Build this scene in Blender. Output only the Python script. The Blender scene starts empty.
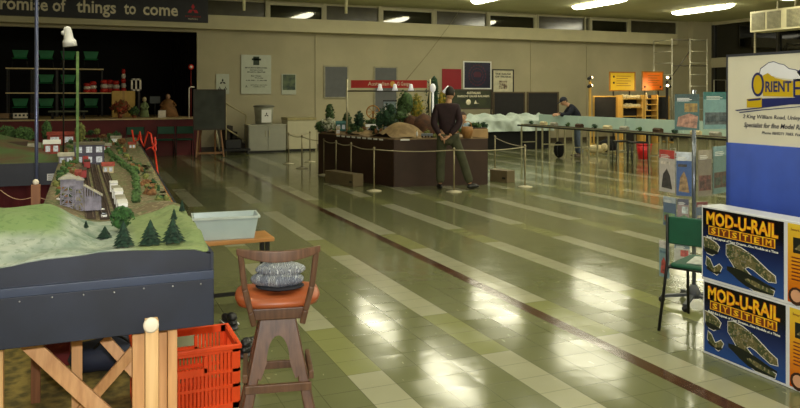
import bpy, bmesh, math, random
from mathutils import Vector, Matrix, Euler

# ------------------------------------------------------------------ camera, world, exposure
SC = bpy.context.scene
C = SC.collection
F, YH, EYE = 744.0, 95.0, 1.62          # focal length in pixels, horizon row, eye height
TH = math.atan(317 / 744)               # the hall's long axis is turned this far left of the view
CT, ST = math.cos(TH), math.sin(TH)
cam_d = bpy.data.cameras.new('camera')
cam = bpy.data.objects.new('camera', cam_d); C.objects.link(cam)
cam.location = (0, 0, EYE); cam.rotation_euler = (math.pi / 2, 0, -TH)
cam_d.sensor_width = 36; cam_d.lens = 36 * F / 800
cam_d.shift_y = -(204 - YH) / 800
cam_d.clip_start = 0.05
SC.camera = cam
w = bpy.data.worlds.new('world'); SC.world = w; w.use_nodes = True
w.node_tree.nodes['Background'].inputs[0].default_value = (0.9, 0.95, 0.75, 1)
w.node_tree.nodes['Background'].inputs[1].default_value = 0.02
SC.view_settings.view_transform = 'Standard'; SC.view_settings.look = 'None'
SC.view_settings.gamma = 1; SC.view_settings.use_curve_mapping = False
SC.view_settings.exposure = 0.0
LAMP_POWER = 17.0
LAMP_COLOR = (1.0, 0.95, 0.71)
# the photographer's flash, on the camera
fl = bpy.data.lights.new('camera_flash', 'AREA'); fl.energy = 88; fl.color = (1, 0.97, 0.92)
fl.shape = 'RECTANGLE'; fl.size = 0.07; fl.size_y = 0.05
flo = bpy.data.objects.new('camera_flash', fl); C.objects.link(flo)
flo.location = (0, -0.02, EYE + 0.12); flo.rotation_euler = (math.radians(80), 0, -TH)
try:
    SC.cycles.use_denoising = True
    SC.cycles.max_bounces = 6
    SC.cycles.sample_clamp_indirect = 6
except Exception:
    pass
rnd = random.Random(7)

# ------------------------------------------------------------------ pixel -> world
def G(x, y, z=0.0):
    d = (EYE - z) * F / (y - YH); l = (x - 400) * d / F
    return Vector((d * ST + l * CT, d * CT - l * ST, z))
def PY(x, y, Y):
    u = (x - 400) / F; d = Y / (CT - ST * u)
    return Vector((d * (ST + CT * u), Y, EYE + (YH - y) * d / F))
def PX(x, y, X):
    u = (x - 400) / F; d = X / (ST + CT * u)
    return Vector((X, d * (CT - ST * u), EYE + (YH - y) * d / F))
def PD(x, y, d):
    l = (x - 400) * d / F
    return Vector((d * ST + l * CT, d * CT - l * ST, EYE + (YH - y) * d / F))

# ------------------------------------------------------------------ materials
def lin(c):
    return tuple(((v / 255) / 12.92 if v / 255 <= 0.04045 else ((v / 255 + 0.055) / 1.055) ** 2.4) for v in c)
MATS = {}
def mat(name, col, rough=0.6, metal=0.0, var=0.12, scale=6.0, bump=0.0, emit=0.0, alpha=1.0, trans=0.0, col2=None, detail=4, spec=0.5, emit_col=None, coat=0.0):
    if name in MATS: return MATS[name]
    m = bpy.data.materials.new(name); m.use_nodes = True
    nt = m.node_tree; b = nt.nodes['Principled BSDF']; L = nt.links.new
    c = lin(col)
    b.inputs['Roughness'].default_value = rough; b.inputs['Metallic'].default_value = metal
    b.inputs['Specular IOR Level'].default_value = spec
    b.inputs['Coat Weight'].default_value = coat
    tc = nt.nodes.new('ShaderNodeTexCoord'); nz = nt.nodes.new('ShaderNodeTexNoise')
    nz.inputs['Scale'].default_value = scale; nz.inputs['Detail'].default_value = detail
    L(tc.outputs['Object'], nz.inputs['Vector'])
    rp = nt.nodes.new('ShaderNodeValToRGB')
    c2 = lin(col2) if col2 else None
    a = tuple(v * (1 - var) for v in c); d = c2 if c2 else tuple(min(1, v * (1 + var)) for v in c)
    rp.color_ramp.elements[0].position = 0.38; rp.color_ramp.elements[1].position = 0.62
    rp.color_ramp.elements[0].color = (*(c if c2 else a), 1); rp.color_ramp.elements[1].color = (*d, 1)
    L(nz.outputs['Fac'], rp.inputs[0]); L(rp.outputs[0], b.inputs['Base Color'])
    if bump:
        bp = nt.nodes.new('ShaderNodeBump'); bp.inputs['Strength'].default_value = bump; bp.inputs['Distance'].default_value = 0.01
        L(nz.outputs['Fac'], bp.inputs['Height']); L(bp.outputs[0], b.inputs['Normal'])
    if emit:
        b.inputs['Emission Color'].default_value = (*(emit_col or c), 1); b.inputs['Emission Strength'].default_value = emit
    if trans: b.inputs['Transmission Weight'].default_value = trans
    if alpha < 1: b.inputs['Alpha'].default_value = alpha
    MATS[name] = m; return m
def wood(name, col, col2, rough=0.5, axis=2, scale=14):
    if name in MATS: return MATS[name]
    m = bpy.data.materials.new(name); m.use_nodes = True
    nt = m.node_tree; b = nt.nodes['Principled BSDF']; L = nt.links.new
    b.inputs['Roughness'].default_value = rough
    tc = nt.nodes.new('ShaderNodeTexCoord'); mp = nt.nodes.new('ShaderNodeMapping')
    s = [scale, scale, scale]; s[axis] = scale * 0.06; mp.inputs['Scale'].default_value = s
    nz = nt.nodes.new('ShaderNodeTexNoise'); nz.inputs['Scale'].default_value = 3; nz.inputs['Detail'].default_value = 6
    rp = nt.nodes.new('ShaderNodeValToRGB'); rp.color_ramp.elements[0].position = 0.3; rp.color_ramp.elements[1].position = 0.7
    rp.color_ramp.elements[0].color = (*lin(col), 1); rp.color_ramp.elements[1].color = (*lin(col2), 1)
    L(tc.outputs['Object'], mp.inputs[0]); L(mp.outputs[0], nz.inputs['Vector']); L(nz.outputs['Fac'], rp.inputs[0]); L(rp.outputs[0], b.inputs['Base Color'])
    MATS[name] = m; return m

# ------------------------------------------------------------------ mesh building
class MB:
    def __init__(s): s.v = []; s.f = []; s.m = []; s.sm = []
    def add(s, vs, fs, m=0, smooth=False):
        o = len(s.v); s.v += [tuple(v) for v in vs]
        for f in fs: s.f.append([i + o for i in f]); s.m.append(m); s.sm.append(smooth)
        return s
    def box(s, c, d, rot=None, m=0, top=(1, 1)):
        """box centred at c with full size d; rot = z angle or Matrix; top = x,y scale of the top face"""
        R = Matrix.Rotation(rot, 3, 'Z') if isinstance(rot, (int, float)) else (rot or Matrix.Identity(3))
        vs = []
        for z in (-.5, .5):
            k = top if z > 0 else (1, 1)
            for x, y in ((-.5, -.5), (.5, -.5), (.5, .5), (-.5, .5)):
                vs.append(Vector(c) + R @ Vector((x * d[0] * k[0], y * d[1] * k[1], z * d[2])))
        return s.add(vs, [(3, 2, 1, 0), (4, 5, 6, 7), (0, 1, 5, 4), (1, 2, 6, 5), (2, 3, 7, 6), (3, 0, 4, 7)], m)
    def bb(s, x0, x1, y0, y1, z0, z1, m=0):
        return s.box(((x0 + x1) / 2, (y0 + y1) / 2, (z0 + z1) / 2), (abs(x1 - x0), abs(y1 - y0), abs(z1 - z0)), m=m)
    def bar(s, a, b, w, t=None, m=0, up=(0, 0, 1)):
        """rectangular bar from a to b, w across, t the other way"""
        a = Vector(a); b = Vector(b); t = t or w; z = (b - a).normalized(); u = Vector(up)
        if abs(z.dot(u)) > .98: u = Vector((0, 1, 0))
        x = u.cross(z).normalized(); y = z.cross(x)
        R = Matrix((x, y, z)).transposed()
        return s.box((a + b) / 2, (w, t, (b - a).length), R, m)
    def tube(s, pts, r, n=8, m=0, cap=True, sq=1.0):
        pts = [Vector(p) for p in pts]; k = len(pts); rs = r if isinstance(r, (list, tuple)) else [r] * k
        vs = []; ref = None
        for i, p in enumerate(pts):
            t = (pts[min(i + 1, k - 1)] - pts[max(i - 1, 0)]).normalized()
            if ref is None: ref = Vector((0, 0, 1)) if abs(t.z) < .9 else Vector((0, 1, 0))
            x = (ref - t * ref.dot(t)).normalized(); y = t.cross(x); ref = x
            for j in range(n):
                a = 2 * math.pi * j / n; vs.append(p + rs[i] * (math.cos(a) * x + sq * math.sin(a) * y))
        fs = [(i * n + j, i * n + (j + 1) % n, (i + 1) * n + (j + 1) % n, (i + 1) * n + j) for i in range(k - 1) for j in range(n)]
        if cap: fs += [tuple(range(n))[::-1], tuple(range((k - 1) * n, k * n))]
        return s.add(vs, fs, m, True)
    def lathe(s, prof, c=(0, 0, 0), n=16, m=0, R=None):
        vs = []; c = Vector(c)
        for r, z in prof:
            for j in range(n):
                a = 2 * math.pi * j / n; p = Vector((r * math.cos(a), r * math.sin(a), z)); vs.append(c + (R @ p if R else p))
        k = len(prof)
        fs = [(i * n + j, i * n + (j + 1) % n, (i + 1) * n + (j + 1) % n, (i + 1) * n + j) for i in range(k - 1) for j in range(n)]
        fs += [tuple(range(n))[::-1], tuple(range((k - 1) * n, k * n))]
        return s.add(vs, fs, m, True)
    def ell(s, c, r, n=12, m=0, R=None, fn=None):
        r = r if isinstance(r, (list, tuple)) else (r, r, r); vs = []; k = max(4, n // 2); c = Vector(c)
        for i in range(k + 1):
            t = math.pi * i / k
            for j in range(n):
                a = 2 * math.pi * j / n
                p = Vector((math.sin(t) * math.cos(a), math.sin(t) * math.sin(a), -math.cos(t)))
                if fn: p = fn(p)
                p = Vector((p.x * r[0], p.y * r[1], p.z * r[2])); vs.append(c + (R @ p if R else p))
        fs = [(i * n + j, i * n + (j + 1) % n, (i + 1) * n + (j + 1) % n, (i + 1) * n + j) for i in range(k) for j in range(n)]
        return s.add(vs, fs, m, True)
    def prism(s, pts, z0, z1, m=0, R=None, o=(0, 0, 0)):
        """polygon pts in local xy, extruded along local z; R maps local to object axes"""
        o = Vector(o); n = len(pts); vs = []
        for z in (z0, z1):
            for p in pts:
                q = Vector((p[0], p[1], z)); vs.append(o + (R @ q if R else q))
        fs = [tuple(range(n))[::-1], tuple(range(n, 2 * n))] + [(i, (i + 1) % n, n + (i + 1) % n, n + i) for i in range(n)]
        return s.add(vs, fs, m)
    def cone(s, c, r0, r1, h, n=8, m=0):
        return s.lathe([(r0, 0), (r1, h)], c, n, m)
    def build(s, name, mats, parent=None, loc=(0, 0, 0), rotz=0, bevel=0, seg=2):
        me = bpy.data.meshes.new(name); me.from_pydata(s.v, [], s.f)
        for mt in (mats if isinstance(mats, (list, tuple)) else [mats]): me.materials.append(mt)
        me.polygons.foreach_set('material_index', s.m); me.polygons.foreach_set('use_smooth', s.sm)
        bm = bmesh.new(); bm.from_mesh(me); bmesh.ops.remove_doubles(bm, verts=bm.verts, dist=1e-6)
        bmesh.ops.recalc_face_normals(bm, faces=bm.faces); bm.to_mesh(me); bm.free()
        o = bpy.data.objects.new(name, me); C.objects.link(o)
        if parent: o.parent = parent
        o.location = loc; o.rotation_euler = (0, 0, rotz)
        if bevel:
            b = o.modifiers.new('bevel', 'BEVEL'); b.width = bevel; b.segments = seg; b.limit_method = 'ANGLE'; b.angle_limit = math.radians(40)
            o.modifiers.new('wn', 'WEIGHTED_NORMAL')
        return o
def tag(o, label, cat, group=None, kind=None):
    o['label'] = label; o['category'] = cat
    if group: o['group'] = group
    if kind: o['kind'] = kind
    return o
def thing(name, label, cat, loc=(0, 0, 0), rotz=0, group=None):
    o = bpy.data.objects.new(name, None); C.objects.link(o); o.empty_display_size = 0.1
    o.location = loc; o.rotation_euler = (0, 0, rotz); return tag(o, label, cat, group)
def struct(o):
    o['kind'] = 'structure'; return o
def dup(root, loc, rotz=0, label=None, group=None, scale=None):
    r = root.copy(); C.objects.link(r); r.location = loc; r.rotation_euler = (0, 0, rotz)
    if scale: r.scale = scale if isinstance(scale, (tuple, list)) else (scale,) * 3
    if label: r['label'] = label
    if group: r['group'] = group
    for ch in list(root.children):
        c = ch.copy(); C.objects.link(c); c.parent = r
        for g in list(ch.children):
            q = g.copy(); C.objects.link(q); q.parent = c
    return r
def wallR(dirn):
    """rotation whose local x runs along dirn, local y is up, local z is the outward normal (x cross up)"""
    x = Vector(dirn).normalized(); y = Vector((0, 0, 1)); z = x.cross(y); return Matrix((x, y, z)).transposed()
def text(name, s, m, o, R, height, width=None, parent=None, depth=0.002, align='LEFT', bold=0.0, shear=0.0):
    """lettering as a mesh: o = lower-left corner (or centre if align CENTER), R as from wallR, height = capital height"""
    cu = bpy.data.curves.new(name, 'FONT'); cu.body = s; cu.resolution_u = 2; cu.extrude = 0.02; cu.offset = bold; cu.shear = shear
    cu.align_x = 'LEFT'
    t = bpy.data.objects.new(name + '_tmp', cu); C.objects.link(t)
    dg = bpy.context.evaluated_depsgraph_get(); dg.update()
    me = bpy.data.meshes.new_from_object(t.evaluated_get(dg)); bpy.data.objects.remove(t); bpy.data.curves.remove(cu)
    if not me.vertices: return None
    xs = [v.co.x for v in me.vertices]; x0, x1 = min(xs), max(xs); k = height / 0.70
    kx = (width / (x1 - x0)) if width else k
    sh = -(x0 + x1) / 2 if align == 'CENTER' else -x0
    for v in me.vertices:
        p = Vector(((v.co.x + sh) * kx, v.co.y * k, v.co.z / 0.02 * depth / 2 + depth / 2)); v.co = Vector(o) + R @ p
    me.materials.clear(); me.materials.append(m); me.name = name
    ob = bpy.data.objects.new(name, me); C.objects.link(ob)
    if parent: ob.parent = parent
    return ob

# ------------------------------------------------------------------ node maths helper
class NX:
    def __init__(s, name):
        s.m = bpy.data.materials.new(name); s.m.use_nodes = True; s.nt = s.m.node_tree; s.b = s.nt.nodes['Principled BSDF']
        s.tc = s.nt.nodes.new('ShaderNodeTexCoord'); s.sep = s.nt.nodes.new('ShaderNodeSeparateXYZ'); s.L(s.tc.outputs['Object'], s.sep.inputs[0])
        s.X, s.Y, s.Z = s.sep.outputs
    def L(s, a, b): s.nt.links.new(a, b)
    def M(s, op, a, b=0.0, c=0.0):
        n = s.nt.nodes.new('ShaderNodeMath'); n.operation = op
        for i, v in enumerate((a, b, c)):
            if isinstance(v, (int, float)): n.inputs[i].default_value = v
            else: s.L(v, n.inputs[i])
        return n.outputs[0]
    def mix(s, f, a, b):
        n = s.nt.nodes.new('ShaderNodeMix'); n.data_type = 'RGBA'
        for k, v in ((0, f), (6, a), (7, b)):
            if isinstance(v, (int, float)): n.inputs[k].default_value = v
            elif isinstance(v, tuple): n.inputs[k].default_value = (*lin(v), 1)
            else: s.L(v, n.inputs[k])
        return n.outputs[2]
    def noise(s, scale, detail=4, vec=None, stretch=None):
        n = s.nt.nodes.new('ShaderNodeTexNoise'); n.inputs['Scale'].default_value = scale; n.inputs['Detail'].default_value = detail
        v = vec or s.tc.outputs['Object']
        if stretch:
            mp = s.nt.nodes.new('ShaderNodeMapping'); mp.inputs['Scale'].default_value = stretch; s.L(v, mp.inputs[0]); v = mp.outputs[0]
        s.L(v, n.inputs['Vector']); return n.outputs['Fac']
    def white(s, x, y, z=0.0):
        c = s.nt.nodes.new('ShaderNodeCombineXYZ')
        for i, v in enumerate((x, y, z)):
            if isinstance(v, (int, float)): c.inputs[i].default_value = v
            else: s.L(v, c.inputs[i])
        n = s.nt.nodes.new('ShaderNodeTexWhiteNoise'); n.noise_dimensions = '3D'; s.L(c.outputs[0], n.inputs['Vector']); return n

# ------------------------------------------------------------------ the hall
YW, XR, XL, YF, ZC = 21.9, 22.3, -4.2, -4.0, 4.42
def floor_material():
    n = NX('vinyl_tile_floor'); T = 0.2193
    tx = n.M('DIVIDE', n.M('SUBTRACT', n.X, 1.51 - T / 2), T); ty = n.M('DIVIDE', n.M('SUBTRACT', n.Y, 4.07), T)
    ix, iy = n.M('FLOOR', tx), n.M('FLOOR', ty)
    stripe = n.M('LESS_THAN', n.M('FLOORED_MODULO', ix, 4.0), 0.5)
    yel = n.M('LESS_THAN', n.M('FLOORED_MODULO', n.M('ADD', iy, n.M('MULTIPLY', n.M('FLOOR', n.M('DIVIDE', ix, 4.0)), 0.0)), 14.0), 3.5)
    wn = n.white(ix, iy); val = wn.outputs['Value']
    base = n.mix(n.noise(1.2, 5), (100, 104, 72), (115, 118, 84))
    base = n.mix(n.M('MULTIPLY', val, 0.08), base, (80, 88, 56))
    wht = n.mix(n.noise(3, 4), (150, 150, 124), (168, 168, 142))
    ye = n.mix(n.noise(3, 4), (126, 130, 84), (138, 141, 92))
    col = n.mix(stripe, base, n.mix(yel, wht, ye))
    dark = n.M('MULTIPLY', n.M('GREATER_THAN', n.X, 3.05), n.M('LESS_THAN', n.X, 3.155))
    col = n.mix(dark, col, n.mix(n.noise(2, 3, None, (3, .4, 1)), (62, 36, 24), (84, 52, 34)))
    fx, fy = n.M('FRACT', tx), n.M('FRACT', ty)
    g = n.M('MAXIMUM', n.M('GREATER_THAN', n.M('ABSOLUTE', n.M('SUBTRACT', fx, 0.5)), 0.488), n.M('GREATER_THAN', n.M('ABSOLUTE', n.M('SUBTRACT', fy, 0.5)), 0.488))
    col = n.mix(n.M('MULTIPLY', g, 0.45), col, (50, 50, 30))
    # dull scuffs and pale scratches
    sc = n.M('GREATER_THAN', n.noise(26, 2, None, (1, .35, 1)), 0.72)
    col = n.mix(n.M('MULTIPLY', sc, 0.35), col, (190, 190, 150))
    n.L(col, n.b.inputs['Base Color'])
    r = n.M('MULTIPLY_ADD', n.noise(5, 5), 0.12, 0.06)
    r = n.M('MULTIPLY_ADD', val, 0.02, r)
    n.L(r, n.b.inputs['Roughness'])
    n.b.inputs['Specular IOR Level'].default_value = 0.5
    # each tile lies a touch out of true; fine ripple on top
    geo = n.nt.nodes.new('ShaderNodeNewGeometry')
    sub = n.nt.nodes.new('ShaderNodeVectorMath'); sub.operation = 'SUBTRACT'; n.L(wn.outputs['Color'], sub.inputs[0]); sub.inputs[1].default_value = (.5, .5, .5)
    scl = n.nt.nodes.new('ShaderNodeVectorMath'); scl.operation = 'SCALE'; n.L(sub.outputs[0], scl.inputs[0]); scl.inputs['Scale'].default_value = 0.011
    ad = n.nt.nodes.new('ShaderNodeVectorMath'); ad.operation = 'ADD'; n.L(geo.outputs['Normal'], ad.inputs[0]); n.L(scl.outputs[0], ad.inputs[1])
    nm = n.nt.nodes.new('ShaderNodeVectorMath'); nm.operation = 'NORMALIZE'; n.L(ad.outputs[0], nm.inputs[0])
    bp = n.nt.nodes.new('ShaderNodeBump'); bp.inputs['Strength'].default_value = 0.25; bp.inputs['Distance'].default_value = 0.004
    h = n.M('SUBTRACT', n.noise(7, 3), n.M('MULTIPLY', g, 0.3))
    n.L(h, bp.inputs['Height']); n.L(nm.outputs[0], bp.inputs['Normal']); n.L(bp.outputs[0], n.b.inputs['Normal'])
    return n.m
def grid_panel_material(name, c1, c2, px, pz, rough=.6):
    n = NX(name)
    a = n.M('FRACT', n.M('DIVIDE', n.X, px)); b = n.M('FRACT', n.M('DIVIDE', n.Y, pz))
    g = n.M('MAXIMUM', n.M('GREATER_THAN', n.M('ABSOLUTE', n.M('SUBTRACT', a, .5)), .492), n.M('GREATER_THAN', n.M('ABSOLUTE', n.M('SUBTRACT', b, .5)), .492))
    col = n.mix(n.noise(1.0, 4), c1, c2); col = n.mix(n.M('MULTIPLY', g, .3), col, tuple(int(v * .7) for v in c1))
    n.L(col, n.b.inputs['Base Color']); n.b.inputs['Roughness'].default_value = rough
    return n.m
wall_m = mat('cream_painted_wall', (176, 168, 138), .75, var=.05, scale=1.2)
ledge_m = mat('pale_cream_trim', (196, 188, 152), .6, var=.04, scale=2)
frame_m = mat('pale_window_frame', (188, 182, 150), .5, var=.05)
glass_m = mat('night_glass', (10, 11, 9), .04, var=.1, spec=.9)
panelglass_m = mat('obscured_glass', (62, 58, 42), .16, var=.15, scale=3, spec=.8)
black_m = mat('black_fabric', (9, 9, 10), .9, var=.3, scale=9)
ceil_m = grid_panel_material('ceiling_board', (190, 188, 146), (200, 198, 156), 1.2, 1.2, .8)

struct(MB().bb(XL, XR + .2, YF, 27, -.1, 0).build('floor', floor_material()))
struct(MB().bb(XL, XR + .2, YF, 27, ZC, ZC + .15).build('ceiling', ceil_m))
struct(MB().bb(XL - .15, XL, YF, 27, 0, ZC).build('wall_left', wall_m))
struct(MB().bb(XL, XR + .2, YF - .15, YF, 0, ZC).build('wall_front', wall_m))
xs0 = PY(197, 100, YW).x                      # right edge of the stage opening
# back wall: solid from the stage opening to the corner, lintel over the stage
wb = MB().bb(xs0, XR, YW, YW + .15, 0, 3.56).bb(XL, xs0, YW, YW + .15, 3.42, 3.56).bb(XL, XR, YW, YW + .15, ZC - .06, ZC)
for px in (316, 531, 587):                    # seams and shallow pilasters
    p = PY(px, 100, YW); wb.bb(p.x - .03, p.x + .03, YW - .03, YW, 0, 3.5)
p = PY(696, 60, YW); wb.bb(p.x - .42, XR, YW - .25, YW, 0, ZC)
wb.bb(PY(677, 15, YW).x, p.x, YW - .02, YW + .1, 3.5, ZC)
struct(wb.build('wall_back', wall_m))
struct(MB().bb(XL, PY(676, 50, 21.6).x, 21.55, YW, 3.5, 3.90).build('trim_1', ledge_m, bevel=.01))
struct(MB().bb(xs0, XR, YW - .02, YW, 0, .12).build('baseboard_back', mat('dark_skirting', (70, 60, 45), .5)))
# stage house
struct(MB().bb(XL, xs0 + .8, 26.2, 26.3, 0, ZC).bb(xs0 + .6, xs0 + .7, YW + .15, 26.2, 0, ZC).build('wall_stage', black_m))
# clerestory windows above the ledge
edges = [(208, 265, 0), (268, 323, 1), (326, 378, 0), (381, 433, 1), (436, 486, 0), (488, 535, 1), (538, 584, 0), (590, 628, 1), (630, 676, 0)]
xw0 = XL
for i, (a, b, framed) in enumerate(edges):
    x0, x1 = PY(a, 15, YW).x, PY(b, 15, YW).x
    if i == 0: x0 = XL
    f = MB()
    f.bb(x0 - .05, x0, YW - .06, YW + .08, 3.56, ZC).bb(x1, x1 + .05, YW - .06, YW + .08, 3.56, ZC)
    f.bb(x0, x1, YW - .04, YW + .06, 3.86, 3.93)
    if framed:
        f.bb(x0, x1, YW - .06, YW + .05, ZC - .12, ZC - .05).bb(x0, x0 + .06, YW - .05, YW + .04, 3.9, ZC - .08).bb(x1 - .06, x1, YW - .05, YW + .04, 3.9, ZC - .08)
    fr = struct(f.build('window_%d' % (i + 1), frame_m))
    MB().bb(x0, x1, YW + .02, YW + .04, 3.56, ZC - .05).build('pane', glass_m if framed else panelglass_m, fr)
# right wall: ledge band, upper and lower glazing
struct(MB().bb(XR, XR + .15, YF, YW, 0, 1.0).bb(XR - .06, XR + .15, YF, YW - .25, 2.67, 3.04).bb(XR, XR + .15, YF, YW, 4.3, ZC).build('wall_right', wall_m))
wn_ = MB()
for k in range(9):
    y = YW - .3 - k * 2.9; wn_.bb(XR - .04, XR + .08, y - .05, y + .05, 1.0, 4.3)
wf = struct(wn_.build('window_10', mat('dark_mullion', (50, 48, 42), .4)))
MB().bb(XR + .04, XR + .06, YF, YW, 1.0, 2.67).build('pane', glass_m, wf)
MB().bb(XR + .04, XR + .06, YF, YW, 3.04, 4.3).build('pane', glass_m, wf)

# ------------------------------------------------------------------ stage
maroon = mat('maroon_stage_front', (96, 20, 26), .6, var=.15, scale=3)
YS = 20.7
sb = MB().bb(XL, xs0 - .05, YS + .02, 26.2, 0, .97)
st = struct(sb.build('stage', maroon))
tag(st, 'maroon fronted stage platform along the left of the back wall', 'stage', kind='structure')
MB().bb(XL, xs0 - .03, YS - .02, 26.2, .97, 1.0).build('stage_deck', mat('timber_stage_edge', (206, 180, 136), .5, var=.1), st)
# black side curtain
cur = MB(); n_ = 26; x0_, x1_ = xs0 - .02, PY(172, 60, 23).x
pts = [(x0_ + (x1_ - x0_) * i / n_, 22.3 + .9 * i / n_ + (.06 if i % 2 else -.06)) for i in range(n_ + 1)]
for i in range(n_):
    (a, b), (c, d) = pts[i], pts[i + 1]
    cur.add([(a, b, 1.0), (c, d, 1.0), (c, d, 3.9), (a, b, 3.9), (a, b + .02, 1.0), (c, d + .02, 1.0), (c, d + .02, 3.9), (a, b + .02, 3.9)], [(0, 1, 2, 3), (7, 6, 5, 4)])
tag(cur.build('stage_curtain', mat('black_velvet', (16, 15, 18), .85, var=.4, scale=4)), 'black pleated curtain closing the right side of the stage', 'curtain')
tag(MB().bb(XL, xs0, 24.9, 24.95, 1.0, 4.2).build('backdrop_curtain', black_m), 'black cloth hung across the back of the stage', 'curtain')

# banner over the stage
R_back = wallR((1, 0, 0))
bx1 = PY(208, 10, 21.5).x
ban = thing('stage_banner', 'long charcoal banner with pale lettering promise of things to come', 'banner', (0, 0, 0))
MB().bb(XL, bx1, 21.48, 21.54, 3.66, 4.38).build('board', mat('charcoal_banner', (40, 40, 46), .55, var=.1), ban)
lt = mat('pale_lettering', (226, 216, 186), .6, var=.03)
xa, xb = PY(-26, 14, 21.48).x, PY(178, 14, 21.48).x
for wd, p0, p1 in (('promise', -9, 48), ('of', 52.5, 66), ('things', 76.5, 116), ('to', 124, 136), ('come', 143, 178)):
    text('lettering', wd, lt, (PY(p0, 14, 21.48).x, 21.478, 3.82), R_back, .33, PY(p1, 14, 21.48).x - PY(p0, 14, 21.48).x, ban, bold=.02)
red_m = mat('emblem_red', (190, 24, 40), .5)
def diamonds(o, s, R, m, parent, name='emblem', z=.004):
    mb = MB()
    for ang in (90, 210, 330):
        a = math.radians(ang); d = Vector((math.cos(a), math.sin(a))); nrm = Vector((-d.y, d.x))
        P = [Vector((0, 0)), d * s * .5 + nrm * s * .29, d * s, d * s * .5 - nrm * s * .29]
        mb.prism([(p.x, p.y) for p in P], 0, z, R=R, o=o)
    return mb.build(name, m, parent)
pe = PY(193, 9.5, 21.48)
diamonds((pe.x, 21.478, pe.z - .01), .17, R_back, red_m, ban)
text('lettering', 'MITSUBISHI', red_m, (pe.x, 21.478, pe.z - .22), R_back, .045, .42, ban, align='CENTER')
text('lettering', 'MOTORS', lt, (pe.x, 21.478, pe.z - .29), R_back, .04, .26, ban, align='CENTER')

# ------------------------------------------------------------------ ceiling lights
def light_fixture(x, y, label):
    t = thing('ceiling_light', label, 'ceiling light', (x, y, ZC), 0, 'ceiling lights of the hall')
    n = 10; prof = [(-.21 + .42 * i / n, -.115 * math.sin(math.pi * i / n) ** .6 - .02) for i in range(n + 1)]
    mb = MB(); vs = []; ks = [(-1.27, .25), (-1.1, .8), (-.85, 1), (.85, 1), (1.1, .8), (1.27, .25)]
    for yy, k in ks:
        for (px, pz) in prof: vs.append((px * k, yy, pz * (0.4 + .6 * k)))
    m_ = n + 1
    fs = [(i * m_ + j, i * m_ + j + 1, (i + 1) * m_ + j + 1, (i + 1) * m_ + j) for i in range(len(ks) - 1) for j in range(n)]
    fs += [tuple(range(m_)), tuple(range((len(ks) - 1) * m_, len(ks) * m_))[::-1]]
    mb.add(vs, fs, 0, True); mb.build('diffuser', lamp_m, t)
    MB().bb(-.2, .2, -1.15, 1.15, -.02, 0).build('housing', mat('white_enamel', (225, 222, 205), .4), t)
    return t
lamp_m = mat('lit_diffuser', (255, 250, 225), .4, emit=LAMP_POWER, emit_col=LAMP_COLOR)
words_x = {7.1: 'first', 10.65: 'second', 14.25: 'third', 18.3: 'fourth'}
words_y = {18.2: 'nearest the back wall', 14.0: 'one bay out from the back wall', 9.9: 'over the middle of the hall', 5.8: 'over the front bays', 1.7: 'level with the camera', -2.4: 'behind the camera'}
l0 = None
words_x[3.6] = 'added fill beside first row'; words_x[0.0] = 'added fill above near layout'  # two unseen rows of lights, added to brighten the left foreground
for x in words_x:
    for y in words_y:
        if x < 5 and y > 6: continue
        lb = 'long ceiling light, %s from stage side, %s' % (words_x[x], words_y[y])
        yy = y
        if l0 is None: l0 = light_fixture(x, yy, lb)
        else: dup(l0, (x, yy, ZC), 0, lb)

# ================================================================== near railway layout
timber = wood('pale_pine', (196, 142, 92), (226, 176, 122), .55)
timber_y = wood('pale_pine_lengthwise', (180, 122, 76), (205, 150, 100), .55, axis=1)
navy_board = mat('slate_blue_painted_board', (27, 33, 50), .5, var=.2, scale=5)
navy_edge = mat('slate_blue_ledge', (48, 58, 82), .45, var=.1, scale=8)
X0, X1, Y0, Y1, XW, YE = -.18, .47, 3.06, 3.9, -1.9, 11.6
lay = thing('model_railway_layout', 'near layout end with a grassy hill and slate blue front board on pine legs', 'model railway layout', (0, 0, 0))
lay2 = thing('model_railway_layout', 'long narrow layout strip with tracks running back towards the stage', 'model railway layout', (0, 0, 0))
def smooth(t): t = max(0, min(1, t)); return t * t * (3 - 2 * t)
def hz(x, y):
    """terrain height"""
    hill = .115 * (1 - smooth((x + .16) / .24)) * smooth((y - Y0) / .42) * (1 - .35 * smooth((y - 3.72) / .2))
    edge = .03 * smooth((x - .34) / .1) * (1 - smooth((y - 3.9) / .5)) * smooth((y - Y0) / .3) + .05 * math.exp(-((x - .36) / .12) ** 2 - ((y - 4.1) / .3) ** 2)
    base = 1.005 + .012 * math.sin(x * 9 + 1) * math.sin(y * 3) * (1 if y < 3.6 or x > .25 else .2) - .012 * smooth((x - .4) / .07)
    lo = .016 * (1 - smooth((y - 3.06) / .15)) * math.sin((x + .2) * 5)
    n = .008 * math.sin(23 * x + 3 * math.sin(9 * y)) * math.sin(19 * y + 2) * (1 if (y < Y1 and x < .1) or x > .3 else .15)
    return base + hill + edge + n + lo
def xe(y): return X1 + .033 * max(0, y - 4.2)
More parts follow.
